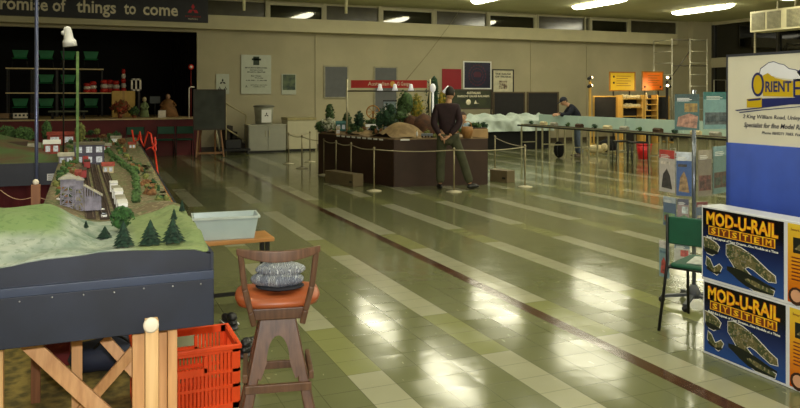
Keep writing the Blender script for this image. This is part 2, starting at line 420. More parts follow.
def terrain(xa, xb, ya, yb, nx, ny, taper=False):
    mb = MB(); vs = []
    for j in range(ny + 1):
        for i in range(nx + 1):
            y = ya + (yb - ya) * j / ny; x = xa + ((xe(y) if taper else xb) - xa) * i / nx; vs.append((x, y, hz(x, y)))
    fs = [(j * (nx + 1) + i, j * (nx + 1) + i + 1, (j + 1) * (nx + 1) + i + 1, (j + 1) * (nx + 1) + i) for j in range(ny) for i in range(nx)]
    mb.add(vs, fs, 0, True)
    # sides down to the baseboard so the scenery is solid
    k = len(mb.v); rim = [(i, 0) for i in range(nx + 1)] + [(nx, j) for j in range(1, ny + 1)] + [(i, ny) for i in range(nx - 1, -1, -1)] + [(0, j) for j in range(ny - 1, 0, -1)]
    top = [j * (nx + 1) + i for i, j in rim]; bot = [(vs[t][0], vs[t][1], .985) for t in top]
    allv = [vs[t] for t in top] + bot; m = len(rim)
    mb.add(allv, [(i, (i + 1) % m, m + (i + 1) % m, m + i) for i in range(m)] + [tuple(range(m, 2 * m))])
    return mb
def hill_material():
    n = NX('hill_grass_and_plaster')
    a = n.noise(3.2, 5); b = n.noise(30, 4); c = n.noise(5.5, 3)
    r = n.M('MULTIPLY', n.M('SUBTRACT', n.M('ADD', n.Z, n.M('MULTIPLY', n.M('SUBTRACT', a, .5), .12)), 1.055), 22)
    cl = n.nt.nodes.new('ShaderNodeClamp'); n.L(r, cl.inputs[0])
    a = n.M('MULTIPLY_ADD', n.M('SUBTRACT', n.noise(9, 5), .5), 3.0, .5); a = n.M('MINIMUM', n.M('MAXIMUM', a, 0.0), 1.0)
    plaster = n.mix(a, (104, 124, 112), (164, 172, 160)); grass = n.mix(c, (92, 124, 66), (128, 148, 100))
    tan = n.mix(b, (150, 160, 104), (168, 164, 120))
    col = n.mix(cl.outputs[0], plaster, grass)
    rt = n.nt.nodes.new('ShaderNodeClamp'); n.L(n.M('MULTIPLY', n.M('SUBTRACT', n.X, .12), 10), rt.inputs[0])
    col = n.mix(rt.outputs[0], col, n.mix(c, (100, 124, 74), (136, 146, 100)))
    sp = n.M('GREATER_THAN', n.noise(38, 4), .58); col = n.mix(n.M('MULTIPLY', sp, .3), col, (60, 92, 52))
    n.L(col, n.b.inputs['Base Color']); n.b.inputs['Roughness'].default_value = .9
    bp = n.nt.nodes.new('ShaderNodeBump'); bp.inputs['Strength'].default_value = .6; bp.inputs['Distance'].default_value = .008
    n.L(b, bp.inputs['Height']); n.L(bp.outputs[0], n.b.inputs['Normal']); return n.m
hill_m = hill_material()
def scatter_material(name, cols, scale=40):
    n = NX(name); c = n.mix(n.M('GREATER_THAN', n.noise(scale * .2, 4), .5), cols[0], cols[1]); c = n.mix(n.M('GREATER_THAN', n.noise(scale, 2), .58), c, cols[2])
    n.L(c, n.b.inputs['Base Color']); n.b.inputs['Roughness'].default_value = .95; return n.m
ballast_m = scatter_material('ballast_and_scrub', [(104, 92, 68), (92, 98, 62), (138, 126, 98)])
terrain(XW, X1, Y0, Y1, 90, 40).build('hill', hill_m, lay)
terrain(X0, X1, Y1, YE, 24, 150, True).build('trackbed', ballast_m, lay2)
b = MB().bb(XW, X1, Y0 - .0, Y0 + .02, .915, .99)
for i in range(40):     # wavy top of the upper fascia
    x = XW + (X1 - XW) * i / 40; x2 = XW + (X1 - XW) * (i + 1) / 40
    za, zb = hz(x, Y0) - .004, hz(x2, Y0) - .004
    b.add([(x, Y0 - .012, .9), (x2, Y0 - .012, .9), (x2, Y0 - .012, zb), (x, Y0 - .012, za), (x, Y0, .9), (x2, Y0, .9), (x2, Y0, zb), (x, Y0, za)], [(0, 1, 2, 3), (7, 6, 5, 4), (3, 2, 6, 7)])
b.build('upper_fascia', navy_board, lay)
MB().bb(XW, X1 + .012, Y0 - .032, Y0 - .012, .885, .92).build('ledge_strip', navy_edge, lay, bevel=.003)
MB().bb(XW, X1 + .012, Y0 - .03, Y0, .70, .886).build('lower_fascia', navy_board, lay, bevel=.003)
MB().bb(X1, X1 + .012, Y0 - .02, Y1, .70, .99).build('side_fascia', navy_board, lay)
MB().bar((X1 + .006, Y1, .845), (xe(YE) + .006, YE, .845), .012, .29).build('side_fascia', navy_board, lay2)
MB().bb(X0 - .012, X0, Y1, YE, .70, .99).build('inner_fascia', navy_board, lay2)
MB().bb(XW, X0 - .013, Y1, Y1 + .012, .70, .99).build('inner_fascia', navy_board, lay)
for k in range(13):
    x = X1 - .04 - k * .107
    MB().ell((x, Y0 - .034, .87 + .002 * (k % 3)), .0035, 6).build('screw', mat('bright_screw', (200, 200, 205), .3, metal=.8), lay)
MB().bb(XW, X1, Y0, Y1, .965, .985).build('baseboard', timber_y, lay)
MB().prism([(X0, Y1), (X1, Y1), (xe(YE), YE), (X0, YE)], .965, .985).build('baseboard', timber_y, lay2)
# framing and trestles
def post(px, ybot, ytop, depth, wpx, nm='leg', m=timber):
    a = PD(px, 200, depth); w_ = wpx * depth / F
    return MB().bb(-w_ / 2, w_ / 2, -.022, .022, 0, 1).v and (a, w_)
def leg(px, d, wpx, top, bot=0, m=timber, thick=.045, name='leg'):
    a = PD(px, 200, d); w_ = wpx * d / F
    return MB().bb(a.x - w_ / 2, a.x + w_ / 2, a.y - thick / 2, a.y + thick / 2, bot, top).build(name, m, lay, bevel=.002)
leg(139, 2.98, 13, .69); leg(172, 3.02, 9, .69); leg(163, 3.12, 9, .69); leg(77, 3.4, 10, .69)
leg(151.5, 2.84, 12.5, .765, name='front_post', m=wood('yellow_pine', (206, 160, 104), (232, 192, 138), .5))
cp = PD(151, 325, 2.81)
MB().lathe([(.026, -.012), (.028, -.006), (.028, .008), (.02, .012)], (cp.x, cp.y, cp.z), 20, R=Matrix.Rotation(math.pi / 2, 3, 'X')).build('dowel_cap', mat('raw_wood_end', (228, 216, 196), .6), lay)
def brace(p, q, d1, d2, w_, nm='brace'):
    a, b = PD(p[0], p[1], d1), PD(q[0], q[1], d2)
    v = (b - a).normalized(); b = a + v * ((b - a).length)
    return MB().bar(a, b, w_, .02, up=(0, 1, 0)).build(nm, timber, lay, bevel=.002)
brace((26, 341), (150, 455), 3.02, 3.02, .062); brace((104, 338), (146, 385), 3.3, 3.3, .045); brace((134, 350), (80, 412), 3.25, 3.25, .045)
cp = PD(-2, 326, 2.80)
MB().lathe([(.026, -.012), (.028, -.006), (.028, .008), (.02, .012)], (cp.x, cp.y, cp.z), 20, R=Matrix.Rotation(math.pi / 2, 3, 'X')).build('dowel_cap', MATS['raw_wood_end'], lay); leg(-3, 2.83, 12, .75, name='front_post', m=wood("yellow_pine", (206, 160, 104), (232, 192, 138), .5))
for yy in (5.2, 7.2, 9.2, 11.2):
    for xx in (X0 + .05, X1 - .05): MB().bb(xx - .022, xx + .022, yy - .022, yy + .022, 0, .966).build('leg', timber, lay2)
for xx in (XW + .1,): MB().bb(xx - .022, xx + .022, 3.5, 3.55, 0, .966).build('leg', timber, lay)
# tracks
rail_m = mat('rail_metal', (120, 105, 90), .35, metal=.6); sleep_m = mat('sleepers', (60, 46, 36), .8)
def track(pts, gauge=.032):
    mb = MB(); 
    for s_ in (-1, 1):
        L_ = []
        for i, (x, y) in enumerate(pts):
            nx_, ny_ = pts[min(i + 1, len(pts) - 1)], pts[max(i - 1, 0)]; t = Vector((nx_[0] - ny_[0], nx_[1] - ny_[1])).normalized()
            L_.append((x - t.y * s_ * gauge / 2, y + t.x * s_ * gauge / 2, hz(x, y) + .011))
        mb.tube(L_, .0022, 4)
    t_ = mb.build('track', rail_m, lay2); sl = MB()
    for i in range(len(pts) - 1):
        a, b = Vector(pts[i]), Vector(pts[i + 1]); k = max(1, int((b - a).length / .03)); ang = math.atan2(b.y - a.y, b.x - a.x)
        for q in range(k): p = a.lerp(b, q / k); sl.box((p.x, p.y, hz(p.x, p.y) + .005), (.012, gauge * 1.8, .006), ang)
    sl.build('sleepers', sleep_m, t_)
for x in (.02, .095, .17): track([(x + .015 * math.sin(y * .6), y) for y in [3.95 + .4 * k for k in range(19)]])
track([(-.05, 5.2), (0, 6.2), (.03, 7.5), (-.02, 9), (-.06, 11)])

def crown(mb, c, r, h, n=60, m=0, leaf=.012, seed=1, flat=1):
    """ragged leafy crown: clump of small leaf quads around lumpy cores"""
    R_ = random.Random(seed)
    for k in range(5):
        a = R_.random() * 6.28; q = Vector(c) + Vector((math.cos(a) * r * .35, math.sin(a) * r * .35, (R_.random() - .5) * h * .5)); mb.ell(q, (r * .6, r * .6, h * .3), 8, m)
    for k in range(n):
        a = R_.random() * 6.28; z = R_.uniform(-1, 1); rr = math.sqrt(1 - z * z)
        p = Vector(c) + Vector((math.cos(a) * rr * r, math.sin(a) * rr * r, z * h / 2)) * R_.uniform(.8, 1.08) if False else Vector(c) + Vector((math.cos(a) * rr * r * R_.uniform(.75, 1.1), math.sin(a) * rr * r * R_.uniform(.75, 1.1), z * h / 2 * R_.uniform(.8, 1.1)))
        u = Vector((R_.uniform(-1, 1), R_.uniform(-1, 1), R_.uniform(-1, 1))).normalized(); v = u.orthogonal().normalized(); s_ = leaf * R_.uniform(.6, 1.3)
        mb.add([p - u * s_, p - v * s_ * .6, p + u * s_, p + v * s_ * .6], [(0, 1, 2, 3)], m)
    return mb
dkgreen = mat('dark_conifer_green', (22, 48, 34), .9, var=.4, scale=60)
bushgreen = mat('bush_green', (46, 84, 38), .9, var=.45, scale=50)
trunk_m = mat('twig_brown', (70, 50, 34), .9)
def pick(px, py, d0=2.85):
    d = d0
    while d < 12:
        q = PD(px, py, d)
        if q.y > Y0 + .02 and q.z <= hz(q.x, q.y): return q, d
        d += .01
    return PD(px, py, d0), d0
def conifer(px, pyb, pyt, depth, label, wpx, seed):
    b_, depth = pick(px, pyb); h = (pyb - pyt) * depth / F; r = wpx * .68 * depth / F; z = hz(b_.x, b_.y)
    t = thing('model_conifer', label, 'model tree', (b_.x, b_.y, z - .002), 0, 'dark model conifers on the near layout')
    MB().cone((0, 0, 0), r * .12, r * .05, h * .4, 6).build('trunk', trunk_m, t)
    R_ = random.Random(seed); mb = MB(); L_ = 7
    for i in range(L_):
        z0 = h * (.1 + .8 * i / L_); rr = r * (1 - i / L_ * .88); hh = h * (.28 - .012 * i); n = 14; ph = R_.random()
        prof = []
        for j in range(n): a = 2 * math.pi * (j + ph) / n; k = 1 if j % 2 else .72; k *= R_.uniform(.85, 1.1); prof.append((rr * k * math.cos(a), rr * k * math.sin(a), z0 - (.02 * h if j % 2 else -.01 * h)))
        mb.add(prof + [(0, 0, min(h, z0 + hh))], [(j, (j + 1) % n, n) for j in range(n)] + [tuple(range(n))[::-1]])
    mb.build('foliage', dkgreen, t); return t
conifer(123.5, 247.5, 220, 3.10, 'dark conifer beside the round bush, leftmost of the three big front conifers', 18, 1)
conifer(150.5, 245.5, 218.5, 3.17, 'dark conifer in the middle of the three big front conifers', 20, 2)
conifer(173, 243.5, 217, 3.20, 'wide dark conifer nearest the front right corner of the layout', 20, 3)
conifer(105, 239, 226, 3.35, 'small dark conifer at the foot of the grassy hill', 13, 4)
conifer(174, 220, 208, 3.9, 'small dark conifer just behind the wide corner conifer', 7, 5)
conifer(182, 212, 199, 4.1, 'little dark conifer at the right edge of the layout, farthest back of the front group', 6, 6)
conifer(86, 228, 220, 3.6, 'tiny dark conifer below the trestle headframe', 5, 7)
p, d_b = pick(122, 232, 3.2)
t = thing('model_bush', 'round leafy green bush beside the tracks at the front of the layout', 'model tree', (p.x, p.y, hz(p.x, p.y)), 0)
MB().cone((0, 0, 0), .008, .005, .04, 6).build('trunk', trunk_m, t); crown(MB(), (0, 0, .062), .048, .095, 260, leaf=.010, seed=3).build('foliage', bushgreen, t)

# headframe mine building
grey_t = mat('weathered_grey_timber', (128, 124, 138), .7, var=.25, scale=30); roof_g = mat('pale_tin_roof', (156, 152, 138), .5, var=.2, scale=20)
p, d_m = pick(78, 214, 3.8)
mine = thing('model_mine', 'grey timber trestle mine building with two towers behind the hill', 'model building', (p.x, p.y, hz(p.x, p.y) - .005))
def trestle(x, y, w_, d_, h, nm):
    mb = MB()
    for sx in (-1, 0, 1):
        for sy in (-1, 1): mb.bar((x + sx * w_ / 2, y + sy * d_ / 2, 0), (x + sx * w_ * .42, y + sy * d_ * .42, h), .005)
    for k in range(5):
        z = h * k / 4
        for sy in (-1, 1):
            mb.bar((x - w_ / 2, y + sy * d_ / 2.2, z), (x + w_ / 2, y + sy * d_ / 2.2, z), .005)
            if k < 4: mb.bar((x - w_ / 2, y + sy * d_ / 2.2, z), (x, y + sy * d_ / 2.2, z + h / 4), .004).bar((x, y + sy * d_ / 2.2, z + h / 4), (x + w_ / 2, y + sy * d_ / 2.2, z), .004)
    return mb.build(nm, grey_t, mine)
trestle(-.045, 0, .075, .07, .13, 'trestle'); trestle(.0, .02, .05, .06, .16, 'trestle')
MB().bb(-.082, -.01, -.03, .03, .13, .165).build('tower', grey_t, mine)
MB().prism([(-.048, 0), (0, .028), (.048, 0)], -.04, .04, R=wallR((1, 0, 0)), o=(-.045, 0, .165)).build('roof', roof_g, mine)
MB().bb(-.022, .026, -.01, .05, .11, .155).build('tower', grey_t, mine)
MB().prism([(-.03, 0), (0, .018), (.03, 0)], -.03, .045, R=wallR((1, 0, 0)), o=(.0, .02, .155)).build('roof', roof_g, mine)
mb = MB()
for k in range(7): mb.bb(.03 + k * .0115, .037 + k * .0115, -.03, .03, 0, .125 - k * .008)
mb.bb(.03, .11, -.025, .025, 0, .07); mb.build('loading_shed', grey_t, mine)
MB().add([(.024, -.04, .135), (.118, -.04, .075), (.118, .04, .075), (.024, .04, .135), (.024, -.04, .129), (.118, -.04, .069), (.118, .04, .069), (.024, .04, .129)], [(0, 1, 2, 3), (7, 6, 5, 4), (0, 4, 5, 1), (1, 5, 6, 2), (2, 6, 7, 3), (3, 7, 4, 0)]).build('lean_to_roof', roof_g, mine)

def house(name, label, px, pyb, depth, w_, d_, h, wall, roof, rh=.03, rot=0, cat='model building', win=3, rows=1, winm=None, z=None, flat=False, group=None):
    p = PD(px, pyb, depth); zz = z if z is not None else hz(p.x, p.y)
    t = thing(name, label, cat, (p.x, p.y, zz - .003), rot, group)
    MB().bb(-w_ / 2, w_ / 2, -d_ / 2, d_ / 2, 0, h).build('walls', wall, t)
    if flat: MB().bb(-w_ / 2 - .006, w_ / 2 + .006, -d_ / 2 - .006, d_ / 2 + .006, h, h + rh).build('roof', roof, t)
    else: MB().prism([(-d_ / 2 - .012, 0), (0, rh), (d_ / 2 + .012, 0)], -w_ / 2 - .01, w_ / 2 + .01, R=Matrix(((0, 0, 1), (1, 0, 0), (0, 1, 0))), o=(0, 0, h)).build('roof', roof, t)
    for r_ in range(rows):
        for k in range(win):
            cx_ = -w_ / 2 + w_ * (k + .5) / win; zc = h * (r_ + .55) / rows
            MB().bb(cx_ - w_ / win * .3, cx_ + w_ / win * .3, -d_ / 2 - .003, -d_ / 2 + .002, zc - h / rows * .3, zc + h / rows * .28).build('window', winm or whitew, t)
    return t
whitew = mat('whitish_window', (206, 214, 232), .3, var=.25, scale=60)
slate_w = mat('slate_wall', (78, 76, 96), .7, var=.2, scale=20)
house('model_goods_shed', 'flat roofed grey building with big pale windows on the near layout', 89, 163, 6.6, .245, .2, .175, slate_w, mat('brown_grey_roof', (104, 98, 82), .8), rh=.02, rot=0, flat=True, rows=2)
brick = mat('red_brick_paper', (142, 60, 50), .8, var=.25, scale=40); cream_b = mat('cream_card', (205, 190, 150), .7)
R_ = random.Random(11)
SP = [('model_house', 'small cream cottage with a brown roof beside the far tracks', 118, 141, 10.4, cream_b, trunk_m), ('model_house', 'small white hut among the bushes at the far end of the strip', 116, 146, 9.4, mat('white_card', (226, 224, 212), .6), roof_g),
      ('model_house', 'red brick signal cabin between the goods shed and the tracks', 106, 152, 8.2, brick, roof_g), ('model_house', 'red roofed low cabin beside the wagons', 108, 172, 5.9, cream_b, brick),
      ('model_house', 'small grey shed behind the mine building', 66, 172, 5.9, grey_t, roof_g), ('model_house', 'tiny tan depot at the right edge of the strip', 132, 150, 8.8, mat('tan_card', (170, 140, 95), .7), brick)]
for nm, lb, px, py_, d, wm, rm in SP: house(nm, lb, px, py_, d, R_.uniform(.07, .12), .08, R_.uniform(.045, .07), wm, rm, rh=.03, win=2)

# rolling stock
def wagon(x, y, label, bm_, L_=.14, W_=.045, H_=.05, rotz=0, roof=None, cat='model wagon', group=None, z0=.013):
    t = thing('model_wagon', label, cat, (x, y, hz(x, y) + z0), rotz, group)
    MB().bb(-W_ / 2, W_ / 2, -L_ / 2, L_ / 2, .012, .012 + H_).build('body', bm_, t, bevel=.002)
    if roof: MB().bb(-W_ / 2 - .002, W_ / 2 + .002, -L_ / 2 - .002, L_ / 2 + .002, .012 + H_, .018 + H_).build('roof', roof, t, bevel=.003)
    for yy in (-L_ * .32, L_ * .32): MB().lathe([(.008, -W_ * .42), (.008, W_ * .42)], (0, yy, .008), 10, R=Matrix.Rotation(math.pi / 2, 3, 'Y')).build('wheelset', sleep_m, t)
    return t
white_p = mat('white_gloss', (226, 226, 226), .35, var=.04); redw = mat('wagon_red', (150, 36, 34), .5)
def tx_(y, x=.2): return x + .015 * math.sin(y * .6)
tw = [('white wagon at the head of the train beside the bush', 3.95), ('white wagon second in the train', 4.14), ('tall white wagon in the middle of the train', 4.35), ('white wagon at the tail of the train', 4.6), ('pale wagon standing alone behind the train', 4.9)]
for k, (lb, y) in enumerate(tw): wagon(tx_(y, .17), y, lb, white_p, L_=.15 if k < 4 else .12, H_=.052 + .012 * (k == 2), roof=roof_g if k % 2 else white_p, rotz=-.01, group='white train')
for k, (lb, x, y) in enumerate([('red wagon nearest the goods shed', .03, 6.5), ('red wagon behind the first, farther along', .02, 6.9), ('dull red wagon on the side road', .0, 5.7), ('dark red wagon on the left siding', -.03, 5.45)]):
    wagon(x, y, lb, redw if k < 3 else brick, L_=.2, roof=None if k % 2 else sleep_m, group='red wagons')
for k, (lb, px, py_, d) in enumerate([('silver model car parked beneath the mine shed', 104, 219, 3.75), ('white model car on the road beside the mine', 99, 211, 3.95), ('white model van parked left of the mine', 63, 213, 3.9)]):
    p = PD(px, py_, d); t = thing('model_car', lb, 'model car', (p.x, p.y, hz(p.x, p.y)), .6 * k)
    MB().bb(-.014, .014, -.03, .03, .003, .014).build('body', white_p, t, bevel=.003); MB().bb(-.012, .012, -.015, .017, .014, .024).build('cabin', mat('car_glass', (60, 66, 74), .2), t, bevel=.003)
# scrub and hedge clumps along the strip
hm = [mat('scrub_green', (64, 92, 48), .95, var=.4, scale=50), mat('scrub_dark', (38, 66, 36), .95, var=.4, scale=50), mat('scrub_olive', (108, 112, 60), .95, var=.3, scale=50), mat('scrub_rust', (120, 84, 52), .95, var=.3, scale=50)]
hedge = MB(); R_ = random.Random(5)
for k in range(60):
    y = 4.5 + 7 * k / 60; x = .30 + .05 * math.sin(y * 1.3); crown(hedge, (x, y, hz(x, y) + .02), .028, .055, 10, leaf=.011, seed=k)
hg = hedge.build('hedge', hm[0]); tag(hg, 'long dark green hedge running beside the tracks', 'hedge')
scr = MB()
for k in range(190):
    y = R_.uniform(4.2, 11.4); x = R_.choice([R_.uniform(-.16, .0), R_.uniform(.35, .46), R_.uniform(-.16, .45)]) if y > 7 else R_.choice([R_.uniform(-.16, -.05), R_.uniform(.36, .46)])
    crown(scr, (x, y, hz(x, y) + .012), R_.uniform(.012, .032), R_.uniform(.03, .07), 12, m=R_.randrange(4), leaf=.011, seed=k)
tag(scr.build('scrub', hm), 'loose scrub bushes scattered over the near layout', 'scrub', kind='stuff')
names_t = ['broad', 'pale', 'tall dark', 'squat', 'spindly', 'twin topped', 'olive', 'rusty']
for k in range(8):
    px, py_ = 84 + k * 6.5, 138 - (k % 3) * 2; d = 11.2 - .35 * k; p = PD(px, py_, d); p.x = max(X0 + .05, min(X1 - .05, p.x)); p.y = min(p.y, YE - .1)
    t = thing('model_tree', 'small %s model tree at the far end of the near layout' % names_t[k], 'model tree', (p.x, p.y, hz(p.x, p.y) - .003), 0, 'small trees at the far end of the near layout')
    h = .08 + .03 * (k % 3); MB().cone((0, 0, 0), .006, .004, h * .5, 5).build('trunk', trunk_m, t); crown(MB(), (0, 0, h * .75), .045, h * .6, 60, leaf=.014, seed=40 + k).build('foliage', hm[k % 4], t)

# pole, timber upright behind the hill, lamp and green stick
pp = PD(36.5, 215, 3.97)
tag(MB().tube([(0, 0, 0), (0, 0, 2.9 - .0)], .0095, 10).build('conduit_pole', mat('blue_grey_steel', (74, 80, 108), .3, metal=.5), loc=(pp.x, pp.y, .0)), 'thin blue grey steel pole rising past the stage banner', 'pole')
pp = PD(36.5, 215, 3.93)
t = thing('timber_upright', 'short brown timber upright with a white knob behind the hill', 'post', (pp.x - .002, pp.y - .03, 0))
MB().bb(-.022, .022, -.022, .022, 0, 1.15).build('post', wood('brown_timber', (116, 72, 42), (146, 96, 60), .6), t, bevel=.002)
MB().ell((0, 0, 1.163), .016, 12).build('knob', mat('ivory_knob', (224, 214, 196), .4), t)
wr = MB(); a, b = PD(0, 190, 3.95), PD(33, 197, 3.95); b2, c = PD(38, 197, 3.95), PD(62, 192, 3.95)
wr.tube([a.lerp(b, i / 8) - Vector((0, 0, .03 * math.sin(math.pi * i / 8))) for i in range(9)], .002, 5)
tag(wr.build('wire', mat('pale_wire', (176, 140, 110), .5)), 'thin sagging wire strung left of the timber upright', 'wire')
wr = MB(); wr.tube([b2.lerp(c, i / 8) - Vector((0, 0, .025 * math.sin(math.pi * i / 8))) for i in range(9)], .002, 5)
tag(wr.build('wire', MATS['pale_wire']), 'thin sagging wire strung right of the timber upright', 'wire')

g = PD(77.5, 150, 6.3)
tag(MB().bb(-.011, .011, -.011, .011, 0, 1.99).build('green_stick', mat('mottled_green_paint', (104, 136, 72), .6, col2=(80, 112, 56), scale=18), loc=(g.x, g.y + .04, 0)), 'slim mottled green upright standing behind the goods shed', 'post')
lp = PD(68, 33, 6.1)
t = thing('clamp_lamp', 'white cylinder spot lamp on a thin black stem above the near layout', 'lamp', (lp.x, lp.y, 0))
g2 = PD(63.5, 50, 6.1) - lp
MB().tube([(g2.x, .02, .8), (g2.x, .02, lp.z - .05), (-.02, 0, lp.z)], .006, 8).build('stem', mat('black_metal', (18, 18, 20), .5), t)
Rl = Matrix.Rotation(math.radians(-8), 3, 'Y')
MB().lathe([(.002, .055), (.022, .05), (.03, .035), (.033, 0), (.036, -.045), (.052, -.065), (.054, -.11), (.048, -.11), (.02, -.06)], (0, 0, lp.z), 18, R=Rl).build('lamp_shade', mat('white_lamp_enamel', (214, 214, 214), .4), t)
MB().lathe([(.012, -.05), (.02, -.035), (.012, -.02)], (0, 0, lp.z), 10, R=Matrix.Rotation(math.pi / 2, 3, 'Y')).build('switch', MATS['white_lamp_enamel'], t)

# ------------------------------------------------------------------ the second wing behind it
wg = thing('model_railway_layout', 'second layout wing at far left with dark blue front and maroon drape', 'model railway layout', (0, 0, 0))
wy = 6.9; wx1 = PY(61, 175, wy).x; wx0 = -3.4
zt, zb_ = PY(40, 163, wy).z, PY(40, 185, wy).z
MB().bb(wx0, wx1, wy, wy + .02, zb_, zt).bb(wx1 - .02, wx1, wy, wy + 2.6, zb_, zt).build('fascia', mat('midnight_board', (34, 38, 54), .5), wg)
dr = MB(); n_ = 60
for i in range(n_):
    xa_, xb_ = wx0 + (wx1 - wx0) * i / n_, wx0 + (wx1 - wx0) * (i + 1) / n_
    ya_, yb_ = wy + .06 + (.015 if i % 2 else -.015), wy + .06 + (.015 if not i % 2 else -.015)
    dr.add([(xa_, ya_, .02), (xb_, yb_, .02), (xb_, yb_, zb_), (xa_, ya_, zb_), (xa_, ya_ + .01, .02), (xb_, yb_ + .01, .02), (xb_, yb_ + .01, zb_), (xa_, ya_ + .01, zb_)], [(0, 1, 2, 3), (7, 6, 5, 4)])
dr.build('drape', mat('maroon_drape', (82, 24, 30), .9, var=.3, scale=4), wg)
MB().bb(wx0, wx1, wy + .02, wy + 2.6, zt - .04, zt - .01).build('baseboard', mat('layout_ground', (96, 92, 58), .9, col2=(74, 96, 56), scale=5), wg)
for xx in (wx0 + .1, wx1 - .15):
    for yy in (wy + .2, wy + 2.5): MB().bb(xx - .02, xx + .02, yy - .02, yy + .02, 0, zt - .04).build('leg', timber, wg)
a, b = PY(47, 174, wy - .01), PY(63, 180, wy - .01)
sg = MB().bb(a.x, wx1 - .01, wy - .004, wy, b.z, a.z).build('sign_plate', white_p, wg)
for k in range(3): MB().bb(a.x + .008, wx1 - .02, wy - .006, wy - .004, b.z + .010 + k * .016, b.z + .015 + k * .016).build('lettering', mat('black_ink', (20, 20, 22), .6), sg)
# hills of the second wing
hb = MB(); nx_, ny_ = 40, 26; vs = []
for j in range(ny_ + 1):
    for i in range(nx_ + 1):
        x = wx0 + (wx1 - .12 - wx0) * i / nx_; y = wy + .25 + 2.2 * j / ny_
        e = max(0, math.sin(math.pi * i / nx_)) ** .4 * max(0, math.sin(math.pi * j / ny_)) ** .8
        vs.append((x, y, zt - .012 + e * (.10 + .10 * math.sin(x * 3.1 + .8) * math.sin(y * 2) + .02 * math.sin(13 * x) * math.sin(11 * y)) + .08 * e * smooth((y - 8.2) / .7)))
hb.add(vs, [(j * (nx_ + 1) + i, j * (nx_ + 1) + i + 1, (j + 1) * (nx_ + 1) + i + 1, (j + 1) * (nx_ + 1) + i) for j in range(ny_) for i in range(nx_)], 0, True)
hb.build('hills', mat('rolling_green', (76, 100, 56), .9, col2=(98, 62, 50), scale=2.2), wg)
def small(name, label, px, pyb, d, w_, h, wm, rm, z): return house(name, label, px, pyb, d, w_, .1, h, wm, rm, rh=.04, win=2, z=z)
small('model_house', 'red and white station building on the second layout wing', 52, 160, 7.35, .14, .10, brick, white_p, zt - .01)
small('model_house', 'low brick warehouse at the far left of the second wing', 12, 160, 7.35, .26, .07, brick, sleep_m, zt + .0)
small('model_house', 'long red brick row in the middle of the second wing', 62, 148, 8.6, .30, .12, brick, brick, zt - .01)
small('model_house', 'tan cottage behind the station on the second wing', 33, 160, 7.4, .12, .05, cream_b, roof_g, zt + .0)
# slim round fir trees poking up on that wing
for k, (px, pt, lb) in enumerate([(47, 124, 'tall grey green poplar beside the steel pole'), (80, 126, 'tall green poplar behind the green stick'), (24, 131, 'bushy tree on the second wing left of the pole'), (6, 130, 'bushy tree at the far left edge of the second wing')]):
    p = PD(px, 150, 8.6); h = (150 - pt) * 8.6 / F * .95
    t = thing('model_tree', lb, 'model tree', (p.x, p.y, zt - .012)); MB().cone((0, 0, 0), .012, .008, h * .3, 6).build('trunk', trunk_m, t)
    crown(MB(), (0, 0, h * .58), .05 if k < 2 else .12, h * .8, 150, leaf=.022, seed=60 + k).build('foliage', hm[0 if k != 1 else 2], t)

# rug, bag, crate, shoes under the layout
tag(MB().bb(-2.6, .30, 2.6, 6.4, 0.001, .012).build('rug', mat('mottled_olive_rug', (150, 130, 66), .95, col2=(92, 82, 44), scale=14, detail=8)), 'mottled olive brown rug lying beneath the near layout', 'rug')
p = G(108, 372); t = thing('duffel_bag', 'slumped navy blue bag under the layout', 'bag', (p.x, p.y, .012), .2)
MB().ell((0, 0, .10), (.22, .14, .10), 16, fn=lambda q: Vector((q.x, q.y, max(q.z, -.95) * (1 + .12 * math.sin(6 * q.x)))), R=None).build('body', mat('navy_nylon', (36, 44, 66), .7, var=.2), t)
MB().tube([(-.1 + .2 * i / 8, -.1, .17 + .06 * math.sin(math.pi * i / 8)) for i in range(9)], .008, 6).build('handle', mat('black_webbing', (20, 20, 24), .8), t)
p = G(58, 366); t = thing('toolbox', 'small dark red box under the layout beside the navy bag', 'box', (p.x, p.y, .012))
MB().bb(-.07, .07, -.06, .06, 0, .15).build('body', mat('dark_red_plastic', (110, 26, 24), .5), t, bevel=.01); MB().tube([(-.04, 0, .15), (-.04, 0, .18), (.04, 0, .18), (.04, 0, .15)], .006, 6).build('handle', mat('black_metal', (18, 18, 20), .5), t)

# orange crate
cd = 3.85; orange_m = mat('orange_plastic', (226, 74, 22), .42, var=.05, scale=10)
cr = thing('plastic_crate', 'orange slatted plastic crate between the layout and the stool', 'crate', (0, 0, 0))
A = PD(239, 345, cd); Wc, Dc, Hc = .50, .36, A.z
cr.location = (A.x - Wc / 2, A.y + .02 + Dc / 2, 0)
def crate_side(w_, h, horizontal, name):
    """a slatted side in local x (width) / z, thickness y"""
    mb = MB(); t_ = .010
    mb.bb(-w_ / 2, w_ / 2, -t_, t_, h - .035, h).bb(-w_ / 2, w_ / 2, -t_, t_, 0, .03).bb(-w_ / 2, -w_ / 2 + .03, -t_, t_, 0, h).bb(w_ / 2 - .03, w_ / 2, -t_, t_, 0, h)
    for z in (h * .36, h * .60): mb.bb(-w_ / 2, w_ / 2, -t_, t_, z - .008, z + .008)
    n = int(w_ / .019)
    for i in range(n):
        x = -w_ / 2 + w_ * (i + .5) / n
        if abs(x) < .075: mb.bb(x - .0055, x + .0055, -t_ * .7, t_ * .7, 0, h * .70)
        else: mb.bb(x - .0068, x + .0068, -t_ * .7, t_ * .7, 0, h)
    mb.bb(-.09, -.075, -t_ * 1.1, t_ * 1.1, h * .62, h * .86).bb(.075, .09, -t_ * 1.1, t_ * 1.1, h * .62, h * .86).bb(-.09, .09, -t_ * 1.1, t_ * 1.1, h * .62, h * .69)
    return mb
